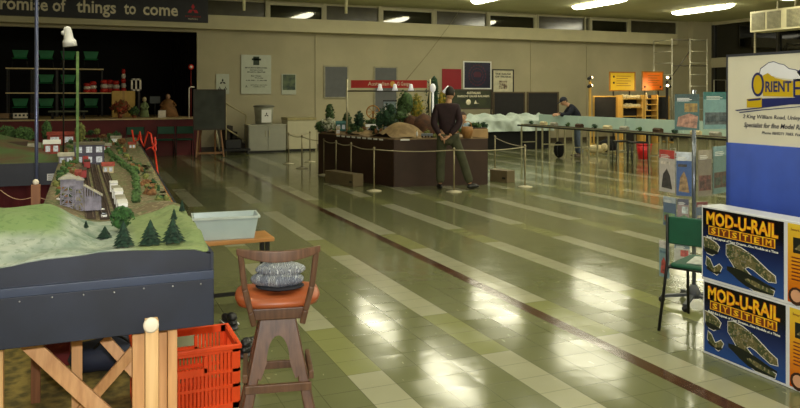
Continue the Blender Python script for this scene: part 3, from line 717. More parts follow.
for (x, y, rz, w_) in ((0, -Dc / 2, 0, Wc), (0, Dc / 2, 0, Wc), (-Wc / 2, 0, math.pi / 2, Dc), (Wc / 2, 0, math.pi / 2, Dc)):
    crate_side(w_, Hc, 1, '').build('side_panel', orange_m, cr, loc=(x, y, .0), rotz=rz)
MB().bb(-Wc / 2, Wc / 2, -Dc / 2, Dc / 2, .0, .012).build('bottom', orange_m, cr)
rm_ = MB(); o_ = .016
rm_.bb(-Wc / 2 - o_, Wc / 2 + o_, -Dc / 2 - o_, -Dc / 2 + .004, Hc - .02, Hc + .002).bb(-Wc / 2 - o_, Wc / 2 + o_, Dc / 2 - .004, Dc / 2 + o_, Hc - .02, Hc + .002)
rm_.bb(-Wc / 2 - o_, -Wc / 2 + .004, -Dc / 2, Dc / 2, Hc - .02, Hc + .002).bb(Wc / 2 - .004, Wc / 2 + o_, -Dc / 2, Dc / 2, Hc - .02, Hc + .002)
rm_.build('rim', orange_m, cr, bevel=.003)
def shoe(px, py_, rz, label):
    p = G(px, py_); t = thing('sneaker', label, 'shoe', (p.x, p.y, 0), rz)
    def f(q): return Vector((q.x * (1 - .25 * max(0, q.y)), q.y, q.z if q.z > 0 else q.z * .9))
    MB().ell((0, 0, .045), (.045, .13, .035), 14, fn=f).ell((0, -.06, .075), (.036, .05, .035), 12).build('upper', mat('black_leather', (22, 22, 25), .4), t)
    MB().ell((0, 0, .013), (.05, .14, .014), 14, fn=f).build('sole', mat('grey_sole', (70, 70, 74), .6), t)
    MB().tube([(.040, -.09, .03), (.046, -.02, .034), (.04, .07, .03)], .004, 6).tube([(-.040, -.09, .03), (-.046, -.02, .034), (-.04, .07, .03)], .004, 6).build('trim', white_p, t)
shoe(229, 326, .15, 'black and white sneaker on the floor behind the orange crate'); shoe(249, 352, -.5, 'black and white sneaker between the crate and the stool')

# low table with translucent tub
p = G(268, 300, 0); tz = .54
A = PY(207, 236, 1); a, b = PD(205, 236, 5.6), PD(271, 236, 5.75)
lt_ = thing('low_table', 'low wood topped table with black legs holding the clear tub', 'table', ((a.x + b.x) / 2 - .16, (a.y + b.y) / 2 + .02, 0), 0)
Lw = (b.x - a.x) / 2 + .16
MB().bb(-Lw, Lw, -.16, .16, tz - .03, tz).build('tabletop', wood('honey_wood', (168, 116, 62), (192, 140, 84), .4, axis=0), lt_, bevel=.004)
blk = mat('black_steel_tube', (16, 16, 18), .4)
for sx in (-1, 1):
    for sy in (-1, 1): MB().bb(sx * (Lw - .04) - .015, sx * (Lw - .04) + .015, sy * .09 - .015, sy * .09 + .015, 0, tz - .03).build('leg', blk, lt_)
MB().bb(-Lw + .04, Lw - .04, -.012, .012, .09, .115).bb(-Lw + .025, -Lw + .055, -.09, .09, .09, .115).bb(Lw - .055, Lw - .025, -.09, .09, .09, .115).build('stretcher', blk, lt_)
tubm = mat('translucent_plastic', (200, 218, 222), .25, alpha=.6, var=.04)
p = PD(226, 235, 5.62); tb = thing('plastic_tub', 'empty translucent plastic tub standing on the low table', 'tub', (p.x, p.y + .03, tz), -.1)
mb = MB(); w1, d1, w2, d2, h, th = .205, .105, .235, .13, .175, .006
def ring(w_, d_, z): return [(-w_, -d_, z), (w_, -d_, z), (w_, d_, z), (-w_, d_, z)]
vs = ring(w1, d1, 0) + ring(w2, d2, h) + ring(w2 - th, d2 - th, h) + ring(w1 - th, d1 - th, th)
fs = [(3, 2, 1, 0), (12, 13, 14, 15)] + [(i, (i + 1) % 4, 4 + (i + 1) % 4, 4 + i) for i in range(4)] + [(4 + i, 4 + (i + 1) % 4, 8 + (i + 1) % 4, 8 + i) for i in range(4)] + [(8 + i, 8 + (i + 1) % 4, 12 + (i + 1) % 4, 12 + i) for i in range(4)]
mb.add(vs, fs).build('body', tubm, tb, bevel=.004)
MB().bb(-w2 - .012, w2 + .012, -d2 - .012, -d2, h - .016, h).bb(-w2 - .012, w2 + .012, d2, d2 + .012, h - .016, h).bb(-w2 - .012, -w2, -d2, d2, h - .016, h).bb(w2, w2 + .012, -d2, d2, h - .016, h).build('rim', mat('clear_rim', (214, 226, 224), .25, alpha=.8), tb)

# ================================================================== bar stool and knitted hat
walnut = wood('dark_walnut', (78, 54, 40), (110, 78, 58), .4, scale=20)
leather = mat('tan_leather', (158, 80, 42), .38, var=.08, scale=14, bump=.1)
sc_ = PD(277.5, 290, 3.5)
stool = thing('bar_stool', 'dark wood bar stool with open back frame and tan leather seat', 'stool', (sc_.x, sc_.y, 0), -TH + .19)
# local axes: x to the camera's right, -y towards the camera
def seatf(q):
    return Vector((q.x * (1 + .06 * q.y), q.y, q.z * (1 - .35 * (abs(q.x) < .5) * 0)))
mb = MB(); n = 28; prof = [(.0, .0), (.15, .0), (.185, .012), (.196, .03), (.188, .048), (.15, .056), (.07, .05), (.0001, .047)]
def sup(r, z, j):
    a = 2 * math.pi * j / n; c, s_ = math.cos(a), math.sin(a); e = .62
    return (r * abs(c) ** e * (1 if c > 0 else -1), r * .93 * abs(s_) ** e * (1 if s_ > 0 else -1), z)
vs = [sup(r + 1e-4, z + (.012 * (abs(math.cos(2 * math.pi * j / n)) ** 2) if z > .02 else 0), j) for r, z in prof for j in range(n)]
mb.add([(x, y, z * .85 + .655) for x, y, z in vs], [(i * n + j, i * n + (j + 1) % n, (i + 1) * n + (j + 1) % n, (i + 1) * n + j) for i in range(len(prof) - 1) for j in range(n)], 0, True)
mb.build('seat', leather, stool)
MB().bb(-.118, .118, -.13, .12, .60, .656).build('seat_frame', walnut, stool, bevel=.008)
# open back: two tapering posts and a bowed top rail
yb = -.17
for s_ in (-1, 1):
    mb = MB(); P = [(s_ * .108, yb + .03, .585), (s_ * .122, yb + .012, .65), (s_ * .148, yb - .01, .76), (s_ * .166, yb - .035, .92)]
    for i in range(3): mb.bar(P[i], P[i + 1], .026, .028, up=(0, 1, 0))
    mb.build('back_post', walnut, stool, bevel=.006)
mb = MB(); k = 16; vs = []
for i in range(k + 1):
    u = -1 + 2 * i / k; x = u * .184; bow = .03 * (1 - u * u); hh = .012 + .012 * (1 - abs(u)) + .006 * (abs(u) ** 2)
    ytop = .935 + .006 * u * u * 2; y = yb - .035 - bow
    vs += [(x, y - .011, ytop), (x, y + .011, ytop), (x, y + .013, ytop - .028 - .022 * (1 - u * u)), (x, y - .013, ytop - .028 - .022 * (1 - u * u))]
fs = [(i * 4 + j, i * 4 + (j + 1) % 4, i * 4 + 4 + (j + 1) % 4, i * 4 + 4 + j) for i in range(k) for j in range(4)] + [(0, 1, 2, 3), tuple(range(k * 4, k * 4 + 4))[::-1]]
mb.add(vs, fs).build('top_rail', walnut, stool, bevel=.004)
# pedestal of four splayed legs joined by arched cheeks
leg_top, leg_bot = .062, .180
for sx in (-1, 1):
    for sy in (-1, 1):
        a, b = Vector((sx * leg_top * .9, sy * leg_top * .9, .60)), Vector((sx * leg_bot, sy * leg_bot, .0))
        MB().bar(a, b, .046, .036, up=(0, 1, 0)).build('leg', walnut, stool, bevel=.006)
for face in range(4):
    Rz = Matrix.Rotation(face * math.pi / 2, 3, 'Z'); pts = []
    for i in range(13):
        t_ = math.pi * i / 12; pts.append((-.062 * math.cos(t_) * (1 + .0 * i), .40 + .13 * math.sin(t_)))
    wtop, wbot = .068, .116
    outer = [(-wbot, .36), (-wtop, .605), (wtop, .605), (wbot, .36)]
    mb = MB(); L_ = [(-wbot, .36)] ; R0 = wallR((1, 0, 0))
    ins = [(.052 * math.cos(math.pi * i / 12), .40 + .12 * math.sin(math.pi * i / 12)) for i in range(13)]
    ins = [(.078, .33)] + ins + [(-.078, .33)]
    # strip of quads between arch and outer outline
    nq = len(ins); outl = []
    for i in range(nq):
        f_ = i / (nq - 1)
        if f_ < .3: q = (wbot + (wtop - wbot) * f_ / .3, .36 + .245 * f_ / .3)
        elif f_ > .7: q = (-(wbot + (wtop - wbot) * (1 - f_) / .3), .36 + .245 * (1 - f_) / .3)
        else: q = (wtop - 2 * wtop * (f_ - .3) / .4, .605)
        outl.append(q)
    vs = []
    for z in (-.012, .012):
        for q in ins + outl: 
            off = -.068 - (.605 - q[1]) * .19
            vs.append(Rz @ Vector((q[0], off + z, q[1])))
    m_ = 2 * nq; fs = []
    for i in range(nq - 1):
        fs += [(i, i + 1, nq + i + 1, nq + i), (m_ + i + 1, m_ + i, m_ + nq + i, m_ + nq + i + 1), (i + 1, i, m_ + i, m_ + i + 1), (nq + i, nq + i + 1, m_ + nq + i + 1, m_ + nq + i)]
    mb.add(vs, fs).build('arched_cheek', walnut, stool)
for z, rr in ((.30, .148),):
    for s_ in (-1, 1):
        MB().bb(-rr, rr, s_ * rr - .011, s_ * rr + .011, z - .018, z + .018).build('stretcher', walnut, stool, bevel=.003)
        MB().bb(s_ * rr - .011, s_ * rr + .011, -rr, rr, z + .03, z + .066).build('stretcher', walnut, stool, bevel=.003)
# knitted hat folded over, dark brim below
def knit():
    n = NX('grey_blue_knit'); v = n.nt.nodes.new('ShaderNodeTexWave'); v.wave_type = 'BANDS'; v.inputs['Scale'].default_value = 46; v.inputs['Distortion'].default_value = 14; v.inputs['Detail'].default_value = 2
    n.L(n.tc.outputs['Object'], v.inputs[0]); k = n.M('MULTIPLY', n.M('GREATER_THAN', v.outputs['Fac'], .55), .75)
    c = n.mix(n.M('GREATER_THAN', n.noise(14, 2), .52), (196, 202, 208), (160, 168, 184)); c = n.mix(k, c, (74, 82, 106)); n.L(c, n.b.inputs['Base Color']); n.b.inputs['Roughness'].default_value = .95
    bp = n.nt.nodes.new('ShaderNodeBump'); bp.inputs['Distance'].default_value = .006; n.L(v.outputs['Fac'], bp.inputs['Height']); n.L(bp.outputs[0], n.b.inputs['Normal']); return n.m
knit_m = knit()
hat = thing('knitted_hat', 'folded grey and navy knitted hat lying on the stool seat', 'hat', (sc_.x + .012, sc_.y, .712), -TH)
MB().ell((0, -.005, .012), (.115, .09, .013), 22, fn=lambda q: Vector((q.x, q.y + .0, q.z + .15 * abs(q.x) ** 2))).build('brim', mat('dark_navy_felt', (26, 28, 38), .85), hat)
def lump(q, a=3.0, p_=0.0): return q * (1 + .06 * math.sin(a * q.x * 2 + p_) + .05 * math.sin(5 * q.y + 4 * q.x + p_))
MB().ell((-.005, .0, .045), (.122, .085, .040), 26, fn=lambda q: lump(q, 3, .5)).build('lower_fold', knit_m, hat)
MB().ell((-.004, .01, .086), (.117, .075, .042), 26, fn=lambda q: lump(q, 2.5, 2)).build('upper_fold', knit_m, hat)

# ================================================================== right foreground
PI = math.pi
def quadprint(mb, R, o, x0, y0, x1, y1, m, z=.0012):
    mb.prism([(x0, y0), (x1, y0), (x1, y1), (x0, y1)], 0, z, m, R, o)
def vgrad(name, stops, z0, z1):
    """printed artwork: colours blended up the carton's face"""
    n = NX(name); f = n.M('DIVIDE', n.M('SUBTRACT', n.Z, z0), z1 - z0); r = n.nt.nodes.new('ShaderNodeValToRGB')
    for i, (p, c) in enumerate(stops):
        e = r.color_ramp.elements[i] if i < 2 else r.color_ramp.elements.new(p); e.position = p; e.color = (*lin(c), 1)
    n.L(f, r.inputs[0]); n.L(r.outputs[0], n.b.inputs['Base Color']); n.b.inputs['Roughness'].default_value = .25; return n.m
R_side = wallR((0, -1, 0))        # text running towards the camera on faces that look to -X
BX = PX(703, 352, 3.59).x; by0 = PX(703, 300, 3.59).y; bh = .462; bl = 1.12
art = vgrad('carton_art', [(0, (40, 78, 150)), (.45, (24, 40, 92)), (.75, (6, 8, 16)), (1, (4, 4, 8))], .02, bh)
side_art = vgrad('carton_yellow', [(0, (196, 84, 16)), (.4, (226, 140, 24)), (1, (226, 196, 60))], .02, bh)
scenic = scatter_material('printed_scenery', [(70, 78, 44), (104, 98, 62), (150, 138, 104)], 60)
box_w = mat('glossy_white_card', (222, 224, 230), .25, var=.02)
gold = mat('print_gold', (255, 208, 44), .3, col2=(250, 170, 34), scale=30, detail=1); brownp = mat('print_brown', (112, 50, 24), .3); whitep = mat('print_white', (236, 236, 232), .3, var=.02)
darkp = mat('print_dark_green', (24, 30, 26), .4)
def carton(z, yo, label):
    t = thing('carton', label, 'box', (BX, by0 + yo, z), 0, 'train set cartons stacked at the right')
    MB().bb(0, .16, -bl, 0, 0, bh).build('body', box_w, t, bevel=.004)
    o = (-.001, 0, 0)
    mb = MB(); quadprint(mb, R_side, (-.0005, 0, 0), .012, .016, .60, bh - .012, 0); mb.build('front_print', art, t)
    mb = MB(); quadprint(mb, R_side, (-.0005, 0, 0), .625, .016, bl - .02, bh - .012, 0); mb.build('end_print', side_art, t)
    O = Vector((-.002, 0, 0))
    for off, m_, zz, bo in ((0, mat('print_shadow', (150, 50, 10), .3), 0, .055), (.0, gold, .0012, .025)):
        text('lettering', 'MOD-U-RAIL', m_, O + Vector((-zz, -.045 - off, bh - .108)), R_side, .076, .52, t, depth=.0012, bold=bo)
    # SYSTEM in six brown sleepers
    mb = MB(); quadprint(mb, R_side, O, .06, bh - .172, .545, bh - .118, 0); 
    for k in range(6): quadprint(mb, R_side, O + Vector((-.001, 0, 0)), .066 + k * .0803, bh - .167, .066 + k * .0803 + .070, bh - .123, 1)
    mb.build('lettering_frame', [gold, brownp], t)
    for k, ch in enumerate('SYSTEM'): text('lettering', ch, gold, O + Vector((-.002, -(.101 + k * .0803), bh - .161)), R_side, .032, .038, t, depth=.001, align='CENTER', bold=.03)
    text('lettering', 'Build the Layout of Your Dreams...One Module at a Time', whitep, O + Vector((0, -.045, bh - .196)), R_side, .013, .52, t, depth=.001, bold=.03)
    # pictured layout pieces, pale outline then scenery
    shapes = [[(.20, .25), (.24, .262), (.31, .25), (.40, .215), (.45, .185), (.50, .155), (.545, .135), (.55, .10), (.50, .095), (.44, .12), (.40, .14), (.36, .15), (.335, .135), (.36, .115), (.41, .085), (.47, .065), (.54, .05), (.53, .022), (.40, .02), (.345, .04), (.29, .09), (.24, .15), (.20, .19)],
              [(.02, .268), (.07, .262), (.12, .245), (.145, .225), (.13, .19), (.09, .165), (.05, .17), (.025, .20)], [(.045, .148), (.07, .135), (.10, .09), (.125, .105), (.145, .12), (.165, .105), (.15, .075), (.125, .05), (.07, .07), (.04, .10)]]
    def grow(P, k):
        cx_, cy_ = sum(p[0] for p in P) / len(P), sum(p[1] for p in P) / len(P); n_ = len(P); out = []
        for i in range(n_):
            a, b, c = Vector(P[i - 1]), Vector(P[i]), Vector(P[(i + 1) % n_]); t1 = (b - a).normalized(); t2 = (c - b).normalized(); nn = (Vector((-t1.y, t1.x)) + Vector((-t2.y, t2.x))); nn = nn.normalized() if nn.length > 1e-5 else Vector((0, 0)); out.append(tuple(b + nn * k))
        return out
    for P in shapes:
        mb = MB(); mb.prism(grow(P, .0045), 0, .0008, 0, R_side, O); mb.prism(P, 0, .0016, 1, R_side, O); mb.prism(grow([(x, y * .45 + min(q[1] for q in P) * .55 - .001) for x, y in P], -.004), 0, .002, 2, R_side, O)
        mb.build('picture', [whitep, scenic, darkp], t)
    mb = MB()
    R_ = random.Random(3)
    for k in range(26):
        P = shapes[0]; y = R_.uniform(.17, .24); x = R_.uniform(.21, .38); mb.prism([(x + .006 * math.cos(a) * R_.uniform(.6, 1.4), y + .005 * math.sin(a)) for a in (0, 1.2, 2.4, 3.7, 5)], 0, .0024, k % 2, R_side, O)
    mb.build('printed_foliage', [mat('print_leaf', (44, 74, 34), .4), mat('print_grey', (120, 118, 104), .4)], t)
    text('lettering', 'Smart, simple sections', MATS['print_brown'], O + Vector((0, -.645, bh - .05)), R_side, .014, .2, t, depth=.001)
    mb = MB(); quadprint(mb, R_side, O, .66, bh - .17, .80, bh - .085, 0); mb.prism([(.67, bh - .15), (.72, bh - .10), (.78, bh - .12), (.79, bh - .16)], 0, .002, 1, R_side, O)
    for k in range(7): quadprint(mb, R_side, O, .65, bh - .20 - k * .02, .80 - (k % 3) * .02, bh - .193 - k * .02, 2)
    mb.prism([(.68 + .05 * math.cos(a / 12 * 6.283), .055 + .05 * math.sin(a / 12 * 6.283)) for a in range(12)], 0, .0018, 3, R_side, O)
    mb.prism([(.68 + .034 * math.cos(a / 12 * 6.283), .058 + .034 * math.sin(a / 12 * 6.283)) for a in range(12)], 0, .0024, 4, R_side, O)
    mb.build('picture', [darkp, scenic, MATS['print_brown'], mat('print_hair', (60, 34, 22), .4), mat('print_skin', (214, 160, 126), .4)], t)
    return t
carton(0, 0, 'lower printed train set carton standing on the floor tiles')
carton(bh + .001, .012, 'upper printed train set carton resting on the lower one')

# display board: white sign panel above, blue cloth panel below
DX = 3.86; dy0 = PX(728, 100, DX).y; zt_ = PX(729, 57, DX).z; zm = PX(729, 142.5, DX).z; dl = 1.75
bd = thing('display_board', 'tall display board with white shop sign panel above royal blue cloth', 'display board', (DX, dy0, 0))
MB().bb(0, .03, -dl, 0, zm, zt_).build('sign_panel', mat('ivory_sign_board', (226, 222, 204), .45, var=.02), bd)
MB().bb(-.004, .034, -dl - .01, .012, zt_, zt_ + .015).bb(-.003, .033, 0, .012, zm, zt_ + .015).build('frame', mat('dark_board_edge', (60, 62, 72), .4), bd)
mb = MB(); n_ = 40; vs = []
for i in range(n_ + 1):
    y = .005 - (dl + .01) * i / n_; x = -.012 + .004 * math.sin(i * .9) + .003 * math.sin(i * 2.3)
    vs += [(x, y, .02), (x - .002 * math.sin(i * 1.7), y, zm * .6), (x * .8, y, zm), (.035, y, zm + .003), (.035, y, .02)]
mb.add(vs, [(i * 5 + j, i * 5 + j + 1, i * 5 + 6 + j, i * 5 + 5 + j) for i in range(n_) for j in range(4)] + [(0, 1, 2, 3, 4), tuple(range(n_ * 5, n_ * 5 + 5))[::-1]], 0, True)
mb.build('blue_cloth', mat('royal_blue_cloth', (38, 68, 160), .75, var=.08, scale=6), bd)
for y in (-.1, -dl + .1): MB().bb(-.02, .26, y - .02, y + .02, 0, .02).build('foot', mat('black_steel_tube', (16, 16, 18), .4), bd)
O = Vector((-.002, 0, 0)); navyp = mat('print_navy', (34, 42, 104), .4, var=.05); goldp = mat('print_ochre', (204, 172, 24), .4, var=.05)
def bp_(x, y):    # pixel to sign-plane coordinates
    p = PX(x, y, DX - .002); return (dy0 - p.y, p.z)
def poly(P, m, z, nm=None):
    mb.prism([bp_(*q) for q in P], 0, z, m, R_side, O)
mb = MB()
cloud = [(760, 74), (761, 69), (765, 66), (769, 63), (774, 62), (779, 64), (784, 65), (789, 69), (795, 70), (800, 72), (806, 72), (812, 76), (812, 82), (800, 81), (790, 79), (781, 78), (772, 76), (768, 73), (764, 75)]
cx_ = sum(q[0] for q in cloud) / len(cloud)
poly([(cx_ + (x - cx_) * 1.03, y - .7) for x, y in cloud], 1, .001); poly(cloud, 0, .002)
mb.build('smoke_print', [mat('print_smoke', (236, 238, 248), .4, var=.02), navyp], bd); mb = MB()
def oval(cx, cy, rx, ry, n=24): return [(cx + rx * math.cos(2 * PI * i / n), cy - ry * math.sin(2 * PI * i / n) + (rx * math.cos(2 * PI * i / n)) * .02) for i in range(n)]
poly([(763, 76), (767, 72), (770, 73), (775, 78), (784, 80), (793, 81), (793, 97), (763, 96)], 1, .0015)
poly([(795, 80), (815, 79), (815, 98), (795, 97)], 1, .0015); poly([(793.5, 79), (795.5, 79), (795.5, 97), (793.5, 97)], 0, .002); poly([(795, 87), (808, 87), (808, 89.5), (795, 89.5)], 0, .002); poly([(795, 79), (815, 77.5), (815, 80), (795, 81.5)], 0, .002); poly([(795, 95), (815, 95), (815, 97.5), (795, 97.5)], 0, .002)
poly(oval(758, 84.5, 6.3, 12), 0, .002); poly(oval(758, 84.5, 4.3, 9.5), 1, .003)
poly([(747, 99), (762, 97.5), (762, 107.5), (747, 107.5)], 1, .002); poly([(747, 99.5), (761, 98), (761, 100), (749, 101)], 0, .003)
poly([(762, 98.5), (815, 97), (815, 104), (790, 104.5), (762, 108)], 0, .002); poly([(735, 110), (762, 107.2), (762, 108.3), (737, 111)], 0, .0025); poly([(739, 112), (762, 109.5), (800, 106.3), (815, 106), (815, 107), (800, 107), (762, 110.4), (740, 113)], 0, .0025)
poly([(797, 72), (802, 68), (815, 68), (815, 75), (800, 76)], 0, .002)
mb.build('locomotive_print', [navyp, goldp], bd)
def sign_text(s, x0, x1, ytop, ybot, m=navyp, bold=.0, shear=0., z=.003):
    a, b = bp_(x0, ybot), bp_(x1, ybot); c = bp_(x0, ytop)
    text('lettering', s, m, Vector((-z, -a[0], (a[1] + b[1]) / 2)), R_side, c[1] - a[1], b[0] - a[0], bd, depth=.001, bold=bold, shear=shear)
sign_text('RIENT', 765.5, 791.5, 81.5, 91.5, navyp, .03)
ink = mat('print_grey_ink', (44, 44, 56), .5)
sign_text('2 King William Road, Unley South', 743, 815, 115.5, 119.2, ink, .01, .2); sign_text('Specialist for fine Model Railways', 744, 816, 124, 128.5, ink, .015, .3)
sign_text('Phone 08/8271 7683. Fax 08', 762, 806, 132.5, 135.2, ink, .01, .2)

# revolving brochure stand
rk = G(694, 305); rx_, ry_ = rk.x, rk.y; rd = EYE * F / (305 - YH)
chrome = mat('grey_chrome', (136, 142, 152), .25, metal=.7); acr = mat('clear_acrylic', (150, 165, 175), .5, alpha=.04, spec=.05, var=.02)
ra = thing('brochure_stand', 'revolving chrome brochure stand on a five armed base beside the green chair', 'display stand', (rx_, ry_, 0), -TH)
MB().tube([(0, 0, .08), (0, 0, 1.66)], .016, 12).build('pole', chrome, ra)
for k in range(5):
    a = k * 2 * PI / 5 + .3; mb = MB(); mb.bar((0, 0, .085), (.24 * math.cos(a), .24 * math.sin(a), .05), .035, .022); l_ = mb.build('base_arm', mat('grey_plastic', (70, 74, 80), .5), ra, bevel=.004)
    MB().lathe([(.022, -.012), (.025, 0), (.022, .012)], (.235 * math.cos(a), .235 * math.sin(a), .025), 12, R=Matrix.Rotation(PI / 2, 3, 'X')).build('caster', blk, l_)
MB().lathe([(.05, .06), (.05, .1), (.022, .16)], (0, 0, 0), 16).build('hub', MATS['grey_plastic'], ra)
tiers = [(92, 131), (149, 198), (197, 238), (241, 282)]
covers = {}
def cover(col, v=.08): return mat('cover_%d_%d_%d_%d' % (*col, int(v * 100)), col, .5, var=v, scale=28)
def brochure(x, y, z, w_, h, rz, cols, label, pat=0):
    t = thing('brochure', label, 'magazine', (x, y, z), rz, 'brochures in the revolving stand')
    MB().bb(-w_ / 2, w_ / 2, 0, .006, 0, h).build('cover', cover(cols[0]), t)
    mb = MB(); Rb = wallR((1, 0, 0)); o = Vector((0, -.0002, 0))
    quadprint(mb, Rb, o, -w_ / 2, h * .80, w_ / 2, h, 0, .0006)
    if pat == 0: mb.prism([(-w_ * .42, h * .1), (w_ * .40, h * .05), (w_ * .44, h * .38), (w_ * .1, h * .46), (-w_ * .35, h * .36)], 0, .0008, 1, Rb, o); quadprint(mb, Rb, o, -w_ * .1, h * .5, w_ * .42, h * .74, 2, .0008)
    elif pat == 1: mb.prism([(-w_ * .35, h * .1), (w_ * .35, h * .08), (w_ * .2, h * .4), (0, h * .56), (-w_ * .25, h * .42)], 0, .0008, 1, Rb, o); quadprint(mb, Rb, o, -w_ * .4, h * .66, w_ * .2, h * .72, 2, .0008)
    else:
        quadprint(mb, Rb, o, -w_ * .45, h * .12, w_ * .45, h * .45, 1, .0008); quadprint(mb, Rb, o, -w_ * .4, h * .18, -w_ * .05, h * .34, 2, .0010); quadprint(mb, Rb, o, w_ * .08, h * .2, w_ * .4, h * .36, 2, .0010)
    for k in range(3): quadprint(mb, Rb, o, -w_ * .4, h * (.87 - k * .035), w_ * (.1 + .1 * (k % 2)), h * (.885 - k * .035), 3, .0012)
    mb.build('cover_print', [cover(cols[1], .15), cover(cols[2], .45), cover(cols[3], .45), whitep], t)
    # the clear pocket that holds it belongs to the stand
    M_ = Matrix.Translation((x, y, z)) @ Matrix.Rotation(rz, 4, 'Z'); inv = Matrix.Translation((rx_, ry_, 0)) @ Matrix.Rotation(-TH, 4, 'Z')
    pk = MB().bb(-w_ / 2 - .006, w_ / 2 + .006, -.012, -.010, -.004, h * .97).bb(-w_ / 2 - .006, w_ / 2 + .006, -.012, .012, -.008, -.004).bb(-w_ / 2 - .008, -w_ / 2 - .005, -.012, .012, -.004, h * 1.0).bb(w_ / 2 + .005, w_ / 2 + .008, -.012, .012, -.004, h * 1.0)
    o2 = pk.build('pocket', acr, ra); o2.matrix_local = inv.inverted() @ M_
def at_rack(px0, px1, pyb, pyt, d0, d1, cols, label, pat):
    a, b = PD(px0, pyb, d0), PD(px1, pyb, d1); dv = Vector((b.x - a.x, b.y - a.y)); h = (pyb - pyt) * (d0 + d1) / 2 / F
    brochure((a.x + b.x) / 2, (a.y + b.y) / 2, (a.z + b.z) / 2, dv.length * .95, h, math.atan2(dv.y, dv.x), cols, label, pat)
D_ = rd
at_rack(674, 700, 130, 94, D_ - .10, D_ - .16, ((52, 96, 92), (38, 70, 66), (168, 120, 96), (150, 120, 40)), 'dark teal magazine with a locomotive cover in the top left pocket', 0)
at_rack(703, 731, 129, 92, D_ - .16, D_ - .08, ((120, 158, 160), (50, 110, 108), (88, 96, 100), (60, 70, 76)), 'pale teal magazine with a train photo in the top right pocket', 2)
at_rack(659, 675, 192, 150, D_ + .06, D_ - .10, ((196, 188, 184), (184, 60, 52), (60, 52, 50), (210, 200, 190)), 'white and red brochure with a dark locomotive, leftmost in the second row', 1)
at_rack(676, 692, 196, 152, D_ - .10, D_ - .16, ((60, 90, 150), (200, 208, 220), (150, 120, 80), (70, 60, 50)), 'blue brochure with a white heading left of the stand pole', 1)
at_rack(698, 712, 196, 150, D_ - .16, D_ - .10, ((132, 122, 108), (160, 150, 132), (108, 70, 62), (84, 60, 54)), 'grey brown brochure right of the stand pole in the second row', 2)
at_rack(713, 729, 193, 146, D_ - .10, D_ + .06, ((108, 136, 132), (130, 160, 164), (92, 70, 60), (70, 80, 70)), 'grey green brochure at the right end of the second row', 2)
at_rack(663, 676, 226, 197, D_ + .02, D_ - .10, ((90, 110, 140), (170, 180, 190), (120, 150, 110), (180, 90, 80)), 'grey blue brochure leftmost in the third row', 2)
at_rack(677, 689, 228, 199, D_ - .10, D_ - .14, ((150, 130, 130), (80, 80, 100), (90, 120, 90), (190, 200, 200)), 'mauve brochure beside the pole in the third row', 0)
at_rack(696, 708, 226, 202, D_ - .14, D_ - .1, ((96, 110, 130), (120, 60, 60), (160, 150, 130), (60, 70, 90)), 'slate brochure right of the pole in the third row', 2)
at_rack(659, 669, 277, 241, D_ + .12, D_ + .02, ((126, 156, 166), (210, 204, 200), (176, 70, 60), (90, 120, 140)), 'pale blue brochure low on the left of the stand', 1)
at_rack(674, 690, 270, 243, D_ - .05, D_ - .1, ((190, 190, 180), (120, 140, 150), (140, 130, 110), (180, 80, 70)), 'whitish brochure behind the chair back gap', 0)

# green chair in front of the stand
gm = mat('green_vinyl', (12, 78, 56), .55, var=.08, scale=10)
def chair_parts(t, k=1.0, legs=True):
    MB().bb(-.205, .205, -.012, .012, .605, .80).build('backrest', gm, t, bevel=.01)
    MB().bb(-.20, .20, .01, .40, .43, .465).build('seat', gm, t, bevel=.014)
    for s_ in (-1, 1):
        x = s_ * .215
        MB().tube([(x, -.005, .81), (x, 0, .50), (x - s_ * .0, -.01, .44), (x + s_ * .02, -.10, .0)], .011, 8).build('leg', blk, t)
        MB().tube([(x, .01, .43), (x, .38, .44), (x + s_ * .015, .44, .0)], .011, 8).build('leg', blk, t)
    MB().tube([(-.215, .02, .43), (.215, .02, .43)], .009, 8).build('seat_frame', blk, t)
pc = PD(691, 300, 5.02); lc = PD(668, 215, 5.0)
gc = thing('stacking_chair', 'green vinyl chair with black tube legs seen from behind, beside the cartons', 'chair', (PD(701, 300, 5.02).x, PD(701, 300, 5.02).y + .02, 0), -TH - .72)
chair_parts(gc); gc.scale = (1, 1, .975)
v_ = Matrix.Rotation(-TH - .72, 3, 'Z') @ Vector((0, .2, 0)); tag(MB().bb(-.12, .13, -.13, .13, 0, .004).build('leaflet', mat('pale_leaflet', (196, 202, 196), .5, var=.2, scale=20), loc=(gc.location.x + v_.x, gc.location.y + v_.y, .4552), rotz=-TH - .6), 'pale printed leaflet lying on the seat of the green chair by the cartons', 'leaflet')

# ================================================================== figures
def skin_mesh(verts, edges, sub=2):
    """verts: {name: (pos, r)}; first is the root"""
    ks = list(verts); me = bpy.data.meshes.new('tmp'); me.from_pydata([verts[k][0] for k in ks], [(ks.index(a), ks.index(b)) for a, b in edges], [])
    o = bpy.data.objects.new('tmp', me); C.objects.link(o); sk = o.modifiers.new('skin', 'SKIN'); sk.use_smooth_shade = True
    for i, k in enumerate(ks):
        r_ = verts[k][1]; d = me.skin_vertices[0].data[i]; d.radius = r_ if isinstance(r_, tuple) else (r_, r_); d.use_root = (i == 0)
    ss = o.modifiers.new('sub', 'SUBSURF'); ss.levels = sub; ss.render_levels = sub
    dg = bpy.context.evaluated_depsgraph_get(); dg.update(); out = bpy.data.meshes.new_from_object(o.evaluated_get(dg))
    bpy.data.objects.remove(o); return out
def mesh_to(mb, me):
    mb.add([v.co[:] for v in me.vertices], [list(p.vertices) for p in me.polygons], 0, True); return mb
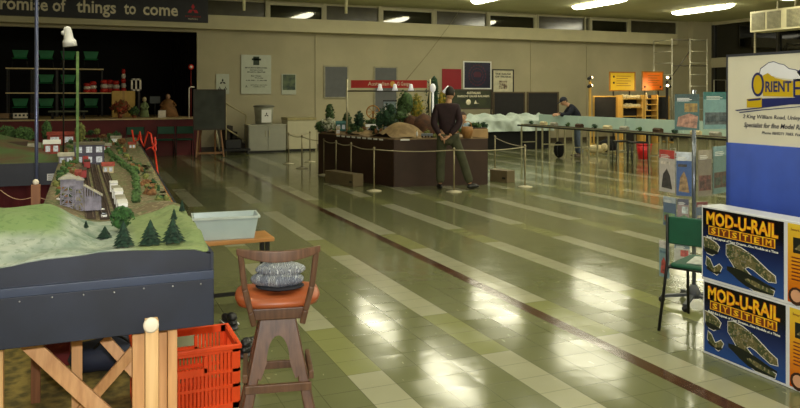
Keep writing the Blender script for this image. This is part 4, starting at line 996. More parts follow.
def hand(mb, wrist, pdir, side, curl=.6):
    """palm, four unequal curled fingers and a thumb"""
    w_ = Vector(wrist); d = Vector(pdir).normalized(); s_ = Vector(side).normalized(); s_ = (s_ - d * s_.dot(d)).normalized(); n = d.cross(s_)
    R = Matrix((s_, n, d)).transposed(); mb.ell(w_ + d * .045, (.040, .017, .052), 12, R=R)
    for k, (off, L_) in enumerate(((-.030, .060), (-.010, .075), (.011, .070), (.031, .055))):
        p = w_ + d * .085 + s_ * off; a = d; pts = [w_ + d * .05 + s_ * off * .8, p]
        for q in range(3): a = (a * math.cos(curl * .5) + n * math.sin(curl * .5)).normalized(); p = p + a * L_ / 3; pts.append(p); 
        mb.tube(pts, [.010, .0095, .009, .008, .006], 6)
    p0 = w_ + d * .025 - s_ * .030; a = (d * .6 - s_ * .7 + n * .3).normalized(); mb.tube([p0, p0 + a * .035, p0 + a * .035 + (a + d).normalized() * .028], [.011, .010, .007], 6)
def head_parts(c, fwd, hair_m, skin_m, parent, body_mb, cap=None, R=None, hair_len=.0):
    f = Vector(fwd).normalized(); up = Vector((0, 0, 1)); x = f.cross(up).normalized(); u = x.cross(f)
    R = Matrix((x, f, u)).transposed(); c = Vector(c)
    def face(q):
        k = 1.0 - .22 * max(0, -q.z - .2) ; q2 = Vector((q.x * k, q.y * (1 - .12 * max(0, -q.z)), q.z))
        if q.y > .8 and abs(q.x) < .3: q2.y += .05
        return q2
    body_mb.ell(c, (.074, .094, .115), 18, R=R, fn=face)
    body_mb.ell(c + R @ Vector((0, .098, -.015)), (.012, .02, .026), 8, R=R)
    for s_ in (-1, 1):
        body_mb.ell(c + R @ Vector((s_ * .076, -.01, -.01)), (.010, .020, .030), 8, R=R)
    e = MB()
    for s_ in (-1, 1): e.ell(c + R @ Vector((s_ * .030, .083, .008)), (.012, .008, .007), 8, R=R)
    e.build('eyes', mat('eye_dark', (40, 30, 26), .3), parent)
    MB().ell(c + R @ Vector((0, .086, -.058)), (.024, .008, .006), 8, R=R).build('mouth', mat('lips', (150, 86, 76), .5), parent)
    def hf(q):
        z = q.z; 
        if q.y > .25: z = max(z, .42)
        else: z = max(z, -.45)
        return Vector((q.x, q.y if z == q.z else q.y * .98, z))
    MB().ell(c + R @ Vector((0, -.006, .012)), (.081, .100, .117), 18, R=R, fn=hf).build('hair', hair_m, parent)
    if cap:
        MB().ell(c + R @ Vector((0, 0, .035)), (.086, .106, .098), 18, R=R, fn=lambda q: Vector((q.x, q.y, max(q.z, 0)))).ell(c + R @ Vector((0, .12, .045)), (.062, .075, .010), 14, R=R).build('cap', cap, parent)
def figure(name, label, loc, rotz, J, skin_c, top_c, leg_c, hair_c, shoe_m, fwd, hands, cap=None, foot_dirs=None):
    t = thing(name, label, 'person', loc, rotz)
    sk_m = mat('skin_%s' % label[:6], skin_c, .6, var=.04); top = mat('top_%s' % label[:9], top_c, .85, var=.2, scale=12, bump=.3); trs = mat('trousers_%s' % label[:9], leg_c, .85, var=.15, scale=12, bump=.3)
    E = [('pelvis', 'waist'), ('waist', 'chest'), ('chest', 'neck'), ('chest', 'shL'), ('shL', 'elL'), ('elL', 'wrL'), ('chest', 'shR'), ('shR', 'elR'), ('elR', 'wrR'), ('pelvis', 'hipL'), ('hipL', 'knL'), ('knL', 'anL'), ('pelvis', 'hipR'), ('hipR', 'knR'), ('knR', 'anR'), ('neck', 'nk2')]
    J = {k: Vector(v) for k, v in J.items()}; J['nk2'] = J['neck'].lerp(J['head'], .55)
    rad = dict(pelvis=.12, waist=.115, chest=.125, neck=.055, nk2=.052, shL=.06, elL=.042, wrL=.028, hipL=.085, knL=.055, anL=.038, shR=.06, elR=.042, wrR=.028, hipR=.085, knR=.055, anR=.038)
    mb = mesh_to(MB(), skin_mesh({k: (J[k], rad[k]) for k in ['pelvis'] + [q for q in rad if q != 'pelvis']}, E))
    for h in hands: hand(mb, *h)
    head_parts(J['head'], fwd, mat('hair_%s' % label[:9], hair_c, .7, var=.3, scale=60), sk_m, t, mb, cap)
    mb.build('body', sk_m, t)
    hem = J['pelvis'] + (J['pelvis'] - J['waist']).normalized() * .07
    V = {'chest': (J['chest'], (.165, .135)), 'waist': (J['waist'], (.150, .13)), 'hem': (hem, (.155, .135)), 'neck': (J['neck'] - Vector((0, 0, .02)), .075)}
    for s_ in 'LR': V['sh' + s_] = (J['sh' + s_], .085); V['el' + s_] = (J['el' + s_], .064); V['wr' + s_] = (J['el' + s_].lerp(J['wr' + s_], .93), .045)
    mesh_to(MB(), skin_mesh(V, [('chest', 'waist'), ('waist', 'hem'), ('chest', 'neck')] + [(a + s_, b + s_) for s_ in 'LR' for a, b in (('sh', 'el'), ('el', 'wr'))] + [('chest', 'shL'), ('chest', 'shR')])).build('jumper', top, t)
    V = {'pelvis': (J['pelvis'], (.145, .135))}; EE = []
    for s_ in 'LR':
        V['hip' + s_] = (J['hip' + s_] - Vector((0, 0, .03)), .105); V['kn' + s_] = (J['kn' + s_], .082); V['an' + s_] = (J['kn' + s_].lerp(J['an' + s_], .97), .078)
        EE += [('pelvis', 'hip' + s_), ('hip' + s_, 'kn' + s_), ('kn' + s_, 'an' + s_)]
    mesh_to(MB(), skin_mesh(V, EE)).build('trousers', trs, t)
    for i, s_ in enumerate('LR'):
        a = J['an' + s_]; fd = Vector((foot_dirs or ((0, 1, 0), (0, 1, 0)))[i]).normalized(); sx = fd.cross(Vector((0, 0, 1))); R = Matrix((sx, fd, Vector((0, 0, 1)))).transposed()
        MB().ell((a.x + fd.x * .06, a.y + fd.y * .06, a.z - .035), (.045, .135, .05), 14, R=R, fn=lambda q: Vector((q.x, q.y, max(q.z, -.75) * (1 - .35 * max(0, q.y))))).build('shoe', shoe_m, t)
    return t
d1 = 12.75; p = PD(447, 190, d1)
J1 = dict(pelvis=(0.02, 0, .95), waist=(.0, .0, 1.10), chest=(0, .01, 1.30), neck=(.03, .01, 1.49), head=(.055, .04, 1.645), shL=(-.175, -.0, 1.40), elL=(-.235, -.07, 1.13), wrL=(-.125, -.17, .93), shR=(.175, -.0, 1.40), elR=(.215, -.09, 1.14), wrR=(.03, -.19, .93),
          hipL=(-.085, 0, .90), knL=(-.11, .02, .50), anL=(-.115, 0, .085), hipR=(.12, 0, .90), knR=(.27, .03, .50), anR=(.40, .0, .085))
figure('person', 'person seen from behind in a dark maroon jumper and olive trousers, hands clasped behind', (p.x, p.y, 0), -TH, J1, (196, 150, 118), (36, 15, 23), (68, 70, 50), (34, 26, 20), mat('black_shoe', (18, 17, 17), .35), (.25, 1, -.15),
       [((-.125, -.17, .93), (.7, -.2, -.75), (.2, -1, .2)), ((.03, -.19, .93), (-.8, -.15, -.6), (.2, -1, -.2))], foot_dirs=((-.2, 1, 0), (.9, .55, 0)))
d2 = 19.2; p = PD(576, 160, d2)
J2 = dict(pelvis=(.04, 0, .93), waist=(.03, .0, 1.08), chest=(-.07, 0, 1.25), neck=(-.20, 0, 1.36), head=(-.31, .0, 1.45), shL=(-.11, -.17, 1.30), elL=(-.26, -.18, 1.10), wrL=(-.46, -.10, 1.12), shR=(-.11, .17, 1.30), elR=(-.27, .17, 1.10), wrR=(-.46, .08, 1.14),
          hipL=(.04, -.09, .88), knL=(.05, -.10, .48), anL=(.10, -.10, .085), hipR=(.04, .09, .88), knR=(.06, .10, .48), anR=(.08, .12, .085))
figure('person', 'person in a navy top and cap leaning over the far layout', (p.x, p.y, 0), -TH, J2, (190, 146, 118), (24, 28, 42), (92, 104, 124), (60, 52, 44), mat('tan_shoe', (96, 84, 70), .6), (-.85, -.1, -.5),
       [((-.46, -.10, 1.12), (-1, .2, -.2), (0, 1, .2)), ((-.46, .08, 1.14), (-1, -.2, -.2), (0, 1, .2))], cap=mat('navy_cap', (26, 30, 44), .8), foot_dirs=((-1, -.2, 0), (-1, .2, 0)))

# ================================================================== central layout
ZL = .83; Pn = [G(319, 174), G(394, 187), G(487, 184.5)]
P = [(v.x, v.y) for v in Pn] + [(7.35, 14.6), (6.3, 16.3), (5.12, 16.4)]
cl = thing('model_railway_layout', 'central layout with dark brown sides and sandy desert scenery', 'model railway layout', (0, 0, 0))
brownf = mat('dark_brown_panel', (60, 40, 32), .5, var=.12, scale=3)
def inset(P, k):
    cx_, cy_ = sum(q[0] for q in P) / len(P), sum(q[1] for q in P) / len(P); return [(cx_ + (x - cx_) * k, cy_ + (y - cy_) * k) for x, y in P]
for i in range(len(P)):
    a, b = P[i], P[(i + 1) % len(P)]; MB().bar((a[0], a[1], ZL / 2), (b[0], b[1], ZL / 2), .03, ZL, up=(0, 0, 1)).build('side_panel', brownf, cl)
MB().prism(inset(P, .99), ZL - .03, ZL).build('baseboard', brownf, cl)
sand = mat('desert_sand', (158, 134, 96), .95, col2=(128, 106, 74), scale=7, detail=7)
# sandy surface with mounds, clipped to the footprint
def inside(x, y, P):
    c_ = False; n = len(P)
    for i in range(n):
        (x1, y1), (x2, y2) = P[i], P[i - 1]
        if (y1 > y) != (y2 > y) and x < (x2 - x1) * (y - y1) / (y2 - y1) + x1: c_ = not c_
    return c_
md1, md2 = PD(398, 143, 13.7), PD(420, 140, 14.6); mounds = [(md1.x, md1.y, .42, .27), (md1.x + .35, md1.y - .05, .3, .12), (4.95, 13.6, .3, .08), (4.75, 14.4, .3, .07), (md2.x, md2.y, .5, .12), (5.0, 15.2, .5, .10), (5.9, 15.4, .6, .16), (5.2, 13.5, .4, .05)]
def zc(x, y): return ZL + .02 + sum(h * math.exp(-((x - a) ** 2 + (y - b) ** 2) / (2 * (r * .5) ** 2)) for a, b, r, h in mounds) + .012 * math.sin(9 * x) * math.sin(7 * y)
mb = MB(); step = .07; idx = {}; vs = []; fs = []; Pi = inset(P, .985)
nx_, ny_ = int(3.2 / step), int(5.2 / step)
def vid(i, j):
    if (i, j) not in idx:
        x, y = 4.35 + i * step, 11.3 + j * step; idx[(i, j)] = len(vs); vs.append((x, y, zc(x, y)))
    return idx[(i, j)]
for i in range(nx_):
    for j in range(ny_):
        if all(inside(4.35 + (i + a) * step, 11.3 + (j + b) * step, Pi) for a, b in ((0, 0), (1, 0), (1, 1), (0, 1))): fs.append((vid(i, j), vid(i + 1, j), vid(i + 1, j + 1), vid(i, j + 1)))
mb.add(vs, fs, 0, True).build('desert_scenery', sand, cl)
mb = MB().prism(inset(P, .995), ZL, ZL + .018); mb.build('edge_boards', mat('sand_edge', (150, 126, 92), .8), cl)
for k in range(9):    # pale info tags along the left side
    a, b = Vector((*P[0], 0)), Vector((*P[1], 0)); q = a.lerp(b, .30 + .07 * k); MB().box((q.x - .02, q.y, ZL - .012), (.006, .12, .03), math.atan2((b - a).y, (b - a).x) - PI / 2).build('info_tag', whitep, cl)
q = PD(405, 145.5, 13.05); MB().box((q.x, q.y, ZL + .005), (.16, .02, .03), -.3).build('info_tag', whitep, cl)
def ctree(name, label, px, pyb, pyt, wpx, d, m_, leaf=.03, n=160, kind='round', cat='model tree', group=None, seed=1):
    p = PD(px, pyb, d); z = zc(p.x, p.y) - .01; k = d / F; top = EYE + (YH - pyt) * k; h = max(.08, top - z); r = wpx / 2 * k
    t = thing(name, label, cat, (p.x, p.y, z), 0, group); MB().cone((0, 0, 0), r * .12, r * .06, h * .6, 6).build('trunk', trunk_m, t)
    crown(MB(), (0, 0, h * .62), r, h * .78, n, leaf=leaf, seed=seed).build('foliage', m_, t); return t
gA, gB, gC = mat('gum_green', (60, 84, 46), .9, var=.45, scale=20), mat('pine_green', (34, 62, 40), .9, var=.4, scale=20), mat('yellow_blossom', (170, 146, 40), .8, col2=(76, 92, 40), scale=16)
for k, (px, yb, yt, wp, d, m_, lb) in enumerate([
    (404, 132, 92, 20, 14.6, gA, 'tall green model tree left of the yellow blossom tree'), (417, 132, 94, 15, 14.9, gC, 'model tree with yellow blossom under the lamps'), (432, 128, 78, 15, 15.4, gB, 'tallest dark green tree, beside the end of the red banner'),
    (388, 134, 104, 16, 14.4, gB, 'bushy pine model tree in front of the display cabinet'), (400, 132, 112, 16, 13.9, gA, 'low tree at the foot of the front sand mound'), (443, 132, 92, 10, 15.0, gC, 'yellow flowering model tree beside the walking person'),
    (372, 132, 119, 11, 14.8, gA, 'small green tree right of the cream hut'), (359, 130, 112, 10, 15.2, gB, 'small dark tree behind the teal hut'), (347, 129, 113, 8, 15.6, gA, 'spindly small tree between huts'), (330, 128, 105, 9, 15.7, gA, 'green tree at the far left corner of the central layout'),
    (380, 133, 112, 8, 14.3, gB, 'thin dark tree at the middle of the central layout'), (475, 128, 120, 12, 13.7, gA, 'leafy plant growing on the tan block, left'), (484, 129, 121, 8, 13.9, gB, 'leafy plant growing on the tan block, right')]):
    if k >= 11:
        p = PD(px, 128, d); t = thing('model_tree', lb, 'model tree', (p.x, p.y, 0)); p2 = PD(px, 128, d)
        t.location.z = p2.z; crown(MB(), (0, 0, .05), wp / 2 * d / F, .12, 60, leaf=.03, seed=k).build('foliage', m_, t); MB().cone((0, 0, -.0), .01, .006, .04, 6).build('trunk', trunk_m, t)
    else: ctree('model_tree', lb, px, yb, yt, wp, d, m_, seed=k + 20)
# red brown rocks behind the mound
rk_m = mat('red_rock', (92, 58, 38), .9, col2=(64, 44, 32), scale=9)
for k, (px, py_, r_, lb) in enumerate([(424, 136, .24, 'large red brown rock outcrop left of the standing person'), (412, 138, .16, 'red brown boulder beside the sand mound'), (436, 139, .15, 'red brown boulder nearest the standing person')]):
    p = PD(px, py_, 13.9); z = zc(p.x, p.y); R_ = random.Random(k)
    ph = [R_.random() * 6 for _ in range(6)]
    o = MB().ell((0, 0, .08), (r_, r_ * .8, r_ * 1.1), 18, fn=lambda q: q * (1 + .14 * math.sin(5 * q.x + ph[0]) * math.sin(6 * q.z + ph[1]) + .1 * math.sin(9 * q.y + ph[2]))).build('rock_outcrop', rk_m, loc=(p.x, p.y, z - .03)); tag(o, lb, 'model rock')
pb = PD(479, 143, 13.65)
t = thing('planter_block', 'square tan planter block at the right end of the central layout', 'planter', (pb.x, pb.y, ZL), -TH * .9)
hb_ = PD(479, 128.5, 13.65).z - ZL; MB().bb(-.15, .15, -.12, .16, 0, hb_).build('body', mat('tan_block', (168, 138, 98), .8, var=.08), t, bevel=.01); MB().bb(-.13, .13, -.10, .14, hb_, hb_ + .015).build('soil', trunk_m, t)
pb = PD(467, 141, 13.4); t = thing('basket', 'small woven brown basket leaning beside the tan block', 'basket', (pb.x, pb.y, ZL + .02)); MB().lathe([(.07, 0), (.11, .12), (.10, .20), (.09, .20), (.06, .02)], (0, 0, 0), 14).build('body', wood('cane', (140, 96, 50), (170, 124, 70), .6), t); MB().tube([(.09 * math.cos(a / 8 * PI), 0, .2 + .1 * math.sin(a / 8 * PI)) for a in range(9)], .008, 6).build('handle', MATS['cane'], t)
def chouse(label, px, pyb, d, w_, h, wm, rm, rh=.05):
    p = PD(px, pyb, d); house('model_building', label, px, pyb, d, w_, w_ * .7, h, wm, rm, rh=rh, rot=-.3, win=2, z=zc(p.x, p.y))
chouse('teal walled hut near the left end of the central layout', 341, 128, 15.0, .2, .15, mat('teal_card', (34, 96, 98), .6), mat('teal_roof', (50, 110, 110), .6))
chouse('long cream hut with a white roof amid the small trees', 373, 131, 14.6, .28, .10, cream_b, white_p)
chouse('small brown timber store at the left corner of the central layout', 322, 127, 15.3, .18, .12, wood('brown_store', (110, 76, 46), (136, 98, 62)), MATS['tan_card'])
chouse('pale little water tower hut behind the front edge', 338, 132, 14.4, .07, .12, MATS['tan_card'], roof_g)
pw = PD(373, 126, 15.2); t = thing('water_wheel', 'gold spoked wheel standing among the model trees', 'model wheel', (pw.x, pw.y, PD(373, 112, 15.2).z), -TH)
MB().tube([(.13 * math.cos(a * PI / 12), 0, .13 * math.sin(a * PI / 12)) for a in range(25)], .014, 6).build('rim', mat('gold_paint', (176, 120, 40), .5), t)
mb = MB(); [mb.bar((0, 0, 0), (.13 * math.cos(a * PI / 4), 0, .13 * math.sin(a * PI / 4)), .012) for a in range(8)]; mb.build('spokes', MATS['gold_paint'], t); MB().bar((0, .03, 0), (0, .03, -(t.location.z - zc(pw.x, pw.y))), .03).build('stand', trunk_m, t)
# little animals and wagons at front right of the mound
for k, (px, lb) in enumerate([(417, 'small white model figure beside the dark boulders'), (424, 'small blue grey model wagon near the front edge'), (430, 'small grey model wagon beside the first')]):
    p = PD(px, 140, 13.35); z = zc(p.x, p.y); 
    if k == 0: t = thing('model_figure', lb, 'model figure', (p.x, p.y, z)); MB().ell((0, 0, .05), (.02, .018, .05), 10).build('body', white_p, t); MB().ell((0, 0, .11), .018, 10).build('head', cream_b, t)
    else:
        t = thing('model_wagon', lb, 'model wagon', (p.x, p.y, z), -.4); MB().bb(-.05, .05, -.03, .03, .02, .075).build('body', mat('wagon_blue_grey', (110, 118, 128), .5), t, bevel=.005); [MB().lathe([(.018, -.034), (.018, .034)], (x_, 0, .018), 10, R=Matrix.Rotation(PI / 2, 3, 'X')).build('wheelset', sleep_m, t) for x_ in (-.03, .03)]
# lamp gantry and red banner
gd = 14.9; a, b = PD(347, 84, gd), PD(430, 84, gd)
gy = thing('lamp_gantry', 'grey lamp gantry arching over the central layout carrying the red banner', 'gantry', (0, 0, 0))
alu = mat('satin_aluminium', (196, 190, 160), .35, metal=.5)
for q in (a, b): MB().tube([(q.x, q.y, zc(q.x, q.y) - .02), (q.x, q.y, PD(400, 79, gd).z)], .022, 8).build('post', alu, gy)
zr = PD(400, 91, gd).z; MB().tube([(a.x, a.y, zr), (b.x, b.y, zr)], .014, 8).build('rail', mat('dark_rail', (50, 46, 38), .5), gy)
a, b = PD(351, 84, gd - .05), PD(427, 84, gd - .05); ra_, rb_ = PD(351, 80.2, gd - .05).z, PD(351, 88, gd - .05).z
dv = (b - a); dv.z = 0; Rg = wallR(dv); rbn = thing('red_banner', 'long red banner with gold emblem and small pale lettering above the central layout', 'banner', (a.x, a.y, 0), 0)
MB().prism([(0, rb_), (dv.length, rb_), (dv.length, ra_), (0, ra_)], -.01, 0, R=Rg).build('cloth', mat('banner_red', (176, 32, 22), .6, var=.06), rbn)
text('lettering', 'Australian', lt, Rg @ Vector((.34, rb_ + .05, .001)), Rg, .075, .42, rbn); text('lettering', 'G Gauge', lt, Rg @ Vector((.92, rb_ + .05, .001)), Rg, .075, .26, rbn)
MB().prism([(.83 + .05 * math.cos(k * PI / 4), rb_ + .08 + .06 * math.sin(k * PI / 4)) for k in range(8)], 0, .004, R=Rg).build('emblem', mat('banner_gold', (220, 170, 50), .4), rbn)
lampw = mat('lamp_reflector_white', (232, 232, 236), .35, emit=.25, emit_col=(1, 1, .95))
for k, (px, lb) in enumerate([(380, 'white spot lamp hung below the red banner, left one'), (395, 'white spot lamp hung below the red banner, middle one'), (411, 'white spot lamp hung below the red banner, right one')]):
    p = PD(px, 88, gd - .12); t = thing('spot_lamp', lb, 'lamp', (p.x, p.y, p.z), -TH + .2, 'spot lamps under the red banner')
    MB().lathe([(.022, .08), (.035, .06), (.038, .02), (.062, -.05), (.056, -.05), (.02, -.01)], (0, 0, 0), 14).build('lamp_shade', lampw, t); MB().tube([(0, 0, .07), (0, .1, .05), (0, .12, zr - p.z)], .008, 6).build('bracket', blk, t)
p = PD(430, 88, gd); t = thing('spot_lamp', 'tall white dome lamp on a stem at the right end of the gantry', 'lamp', (p.x + .04, p.y - .05, 0)); MB().tube([(0, 0, ZL + .02), (0, 0, p.z)], .02, 8).build('stem', lampw, t); MB().ell((0, 0, p.z), (.06, .06, .09), 12).build('lamp_shade', lampw, t)
p = PD(446, 90, 14.2); t = thing('spot_lamp', 'small white lamp tilted beside the head of the standing person', 'lamp', (p.x, p.y, 0)); MB().tube([(0, 0, ZL + .02), (0, 0, p.z)], .012, 8).build('stem', blk, t); MB().lathe([(.02, .09), (.03, .03), (.05, -.06), (.045, -.06), (.015, 0)], (0, 0, p.z), 12, R=Matrix.Rotation(.6, 3, 'Y')).build('lamp_shade', lampw, t)
p = PD(390, 120, 15.3); z0_ = zc(p.x, p.y); t = thing('display_cabinet', 'tall pale blue glass display cabinet on the central layout', 'cabinet', (p.x, p.y, z0_ - .01), -TH); hh = PD(390, 101, 15.3).z - z0_
MB().bb(-.13, .13, -.08, .08, 0, hh).build('body', mat('pale_blue_card', (150, 172, 180), .4), t, bevel=.005); MB().bb(-.14, .14, -.09, .09, hh, hh + .03).build('lid', blk, t); MB().bb(-.11, -.08, -.085, -.08, .05, hh - .05).build('frame', white_p, t)
p = PD(421, 118, 14.9); t = thing('white_bottle', 'narrow white conical model silo behind the boulders', 'model silo', (p.x, p.y, zc(p.x, p.y) - .01)); MB().lathe([(.06, 0), (.03, .30), (.015, .42), (.001, .43)], (0, 0, 0), 12).build('body', white_p, t); MB().lathe([(.02, 0), (.02, .03)], (0, 0, .42), 8).build('cap', roof_g, t)

# third person, seated behind
p = PD(464, 130, 16.9)
J3 = dict(pelvis=(0, 0, .50), waist=(0, .0, .65), chest=(0, -.02, .84), neck=(0, -.03, 1.00), head=(-.03, -.05, 1.12), shL=(.17, 0, .92), elL=(.23, -.06, .68), wrL=(.12, -.25, .66), shR=(-.17, 0, .92), elR=(-.23, -.06, .68), wrR=(-.12, -.25, .66),
          hipL=(.09, -.03, .48), knL=(.12, -.42, .48), anL=(.12, -.42, .085), hipR=(-.09, -.03, .48), knR=(-.12, -.42, .48), anR=(-.12, -.42, .085))
figure('person', 'seated person in pale blue shirt, mostly hidden behind the standing one', (p.x, p.y, 0), -TH, J3, (206, 160, 130), (150, 170, 186), (60, 64, 74), (60, 44, 34), MATS['black_shoe'], (0, -1, -.1),
       [((.12, -.25, .66), (-.5, -.8, 0), (1, 0, 0)), ((-.12, -.25, .66), (.5, -.8, 0), (1, 0, 0))], foot_dirs=((0, -1, 0), (0, -1, 0)))
t = thing('stool', 'plain stool under the seated person behind the central layout', 'stool', (p.x, p.y, 0), -TH); MB().lathe([(.17, .36), (.18, .38), (.17, .40)], (0, .03, 0), 16).build('seat', blk, t)
for k in range(4): MB().tube([(.12 * math.cos(k * PI / 2 + .8), .03 + .12 * math.sin(k * PI / 2 + .8), .37), (.17 * math.cos(k * PI / 2 + .8), .03 + .17 * math.sin(k * PI / 2 + .8), 0)], .012, 6).build('leg', blk, t)

# rope barrier posts and ropes
steel = mat('dull_brass_steel', (150, 140, 110), .35, metal=.5)
bp0 = None; posts = []
def bpost(px, py_, label, d=None):
    global bp0
    p = G(px, py_) if d is None else PD(px, 0, d)
    if bp0 is None:
        bp0 = thing('barrier_post', label, 'barrier post', (p.x, p.y, 0), 0, 'barrier posts round the central layout')
        MB().tube([(0, 0, .01), (0, 0, .73)], .014, 8).build('pole', steel, bp0); MB().lathe([(.13, 0), (.13, .01), (.03, .03)], (0, 0, 0), 16).build('base', mat('cream_base', (198, 190, 160), .5), bp0); MB().lathe([(.022, .70), (.024, .72), (.012, .745)], (0, 0, 0), 10).build('cap', steel, bp0)
    else: dup(bp0, (p.x, p.y, 0), 0, label)
    return Vector((p.x, p.y, .70))
B = {}
for k_, px, py_, lb in [('a', 288.6, 164, 'barrier post farthest left, in front of the cream freezer'), ('b', 302, 168.5, 'barrier post second from the left of the hall'), ('c', 310, 162, 'barrier post third from the left, set farther back'), ('d', 324, 175, 'barrier post at the back left corner of the central layout'),
                        ('e', 336, 178.5, 'barrier post along the left side of the central layout, behind the low box'), ('f', 351, 182.5, 'barrier post by the right end of the low box'), ('g', 374, 191, 'barrier post nearest the camera left of the standing person'), ('h', 454, 192, 'barrier post between the standing person\'s legs'),
                        ('i', 525, 187, 'barrier post right of the central layout, alone on the open floor'), ('j', 495, 170, 'barrier post behind the right end of the central layout')]: B[k_] = bpost(px, py_, lb)
rope_m = mat('pale_rope', (176, 166, 136), .7)
for a, b, lb in [('a', 'c', 'rope between the two rear left posts'), ('a', 'b', 'rope from the farthest left post to the second'), ('b', 'd', 'rope leading to the back left corner post'), ('d', 'e', 'rope along the left side, far span'), ('e', 'f', 'rope along the left side, middle span'), ('f', 'g', 'rope along the left side, near span'), ('g', 'h', 'rope in front of the central layout to the standing person'), ('h', 'i', 'rope passing right from the standing person to the lone post'), ('i', 'j', 'rope running back from the lone post')]:
    A_, B_ = B[a], B[b]; tag(MB().tube([A_.lerp(B_, i / 10) - Vector((0, 0, .03 * math.sin(PI * i / 10))) for i in range(11)], .008, 6).build('barrier_rope', rope_m), 'thin pale barrier ' + lb, 'rope')
def lowbox(pxa, pya, pxb, pyb, h, label):
    a, b = G(pxa, pya), G(pxb, pyb); c = (a + b) / 2; v = b - a; t = thing('low_box', label, 'box', (c.x, c.y, 0), math.atan2(v.y, v.x)); L_ = v.length
    MB().bb(-L_ / 2, L_ / 2, 0, .22, 0, h).build('body', mat('beige_carton', (112, 98, 72), .6, var=.08), t, bevel=.004); MB().bb(L_ / 2 - .12, L_ / 2 - .04, -.004, .002, h * .28, h * .45).build('handle', blk, t)
lowbox(325, 182, 353, 187, .22, 'low beige box on the floor by the left side of the central layout'); lowbox(490, 181, 507, 183, .22, 'low beige box on the floor right of the central layout')

# ================================================================== far layout along the right
AX, AX2 = 10.75, 11.3; AZ = .83
modm = mat('module_edge_black', (24, 24, 24), .5); scen = mat('module_scenery', (96, 104, 70), .9, col2=(120, 112, 88), scale=5)
mod0 = None
mods = [(9.4, 'far layout module nearest the brochure stand'), (10.7, 'second far layout module from the brochure stand'), (12.0, 'third far layout module from the brochure stand'), (13.3, 'fourth far layout module, before the capped person'), (14.6, 'far layout module in front of the capped person'), (15.9, 'far layout module farthest back by the tarpaulin')]
for y, lb in mods:
    if mod0 is None:
        mod0 = thing('layout_module', lb, 'model railway layout', (AX, y, 0), 0, 'modules of the far layout')
        MB().bb(0, .55, 0, 1.28, AZ - .045, AZ - .01).build('frame', modm, mod0); MB().bb(.005, .545, .0, 1.28, AZ - .01, AZ).build('scenery', scen, mod0)
        MB().bb(.12, .16, 0, 1.28, AZ, AZ + .012).bb(.22, .26, 0, 1.28, AZ, AZ + .012).build('track', sleep_m, mod0)
        for x_ in (.04, .50):
            for y_ in (.15, 1.13): MB().bb(x_ - .015, x_ + .015, y_ - .015, y_ + .015, 0, AZ - .045).build('leg', alu, mod0)
        MB().bb(.04, .50, .14, .16, .35, .375).build('brace', alu, mod0); MB().bb(.04, .5, 1.12, 1.14, .35, .375).build('brace', alu, mod0)
    else: dup(mod0, (AX, y, 0), 0, lb)
skym = mat('backdrop_pale_teal', (190, 214, 202), .7, col2=(178, 206, 198), scale=2)
for k in range(4):
    y = 10.0 + k * 1.75; MB_ = MB().bb(AX2 - .0, AX2 + .02, y, y + 1.73, AZ - .03, 1.10).build('backdrop_board', skym)
    tag(MB_, 'pale teal backdrop board of the far layout, %s' % ['nearest the brochure stand', 'second from the stand', 'third from the stand', 'beside the capped person'][k], 'backdrop board', 'teal backdrop boards')
R_ = random.Random(9)
kinds = [('green tree clump', gA), ('grey shed', roof_g), ('pale hut', cream_b), ('dark green bush', gB), ('brown goods wagon', trunk_m)]
for k in range(14):
    y = 10.2 + k * .53; nm, m_ = kinds[k % 5]; x = AX + (.38 if k % 2 else .42)
    lb = 'tiny %s on the far layout, number %s along from the stand' % (nm, ['one', 'two', 'three', 'four', 'five', 'six', 'seven', 'eight', 'nine', 'ten', 'eleven', 'twelve', 'thirteen', 'fourteen'][k])
    if 'tree' in nm or 'bush' in nm: o = crown(MB(), (0, 0, .05), .07, .1, 40, leaf=.02, seed=k).cone((0, 0, 0), .01, .008, .04).build('model_tree', m_, loc=(x, y, AZ)); tag(o, lb, 'model tree', 'tiny models on the far layout')
    else:
        o = MB().bb(-.05, .05, -.11, .11, 0, .06).prism([(-.055, 0), (0, .035), (.055, 0)], -.115, .115, R=Matrix(((1, 0, 0), (0, 0, 1), (0, 1, 0))), o=(0, 0, .06)).build('model_building', m_, loc=(x, y, AZ)); tag(o, lb, 'model building', 'tiny models on the far layout')
# tarpaulin covered table
tY = 18.9; xa_, xb_ = PY(455, 130, tY).x, PY(553, 130, tY).x; tp = thing('covered_table', 'table under a crumpled pale blue tarpaulin with black skirt to the floor', 'table', (0, 0, 0))
mb = MB(); nx_, ny_ = 60, 22; vs = []
for j in range(ny_ + 1):
    for i in range(nx_ + 1):
        x = xa_ + (xb_ - xa_) * i / nx_; s_ = j / ny_; w_ = .04 * math.sin(5.1 * x + 9 * s_) + .03 * math.sin(13 * x - 7 * s_ + 2) + .02 * math.sin(23 * x + 15 * s_)
        if s_ < .45: y, z = tY - .06 + w_ * .8 + .06 * s_, .55 + s_ / .45 * .36
        else: y, z = tY + (s_ - .45) * 1.4, .91 + .10 * math.sin((s_ - .45) / .55 * PI / 1.7) + w_ * 1.1
        vs.append((x, y, z))
mb.add(vs, [(j * (nx_ + 1) + i, j * (nx_ + 1) + i + 1, (j + 1) * (nx_ + 1) + i + 1, (j + 1) * (nx_ + 1) + i) for j in range(ny_) for i in range(nx_)], 0, True)
mb.build('tarpaulin', mat('pale_blue_tarpaulin', (186, 200, 192), .5, var=.08, scale=3), tp); MB().bb(xa_ + .05, xb_ - .05, tY + .05, tY + .7, 0, .85).build('skirt', black_m, tp)
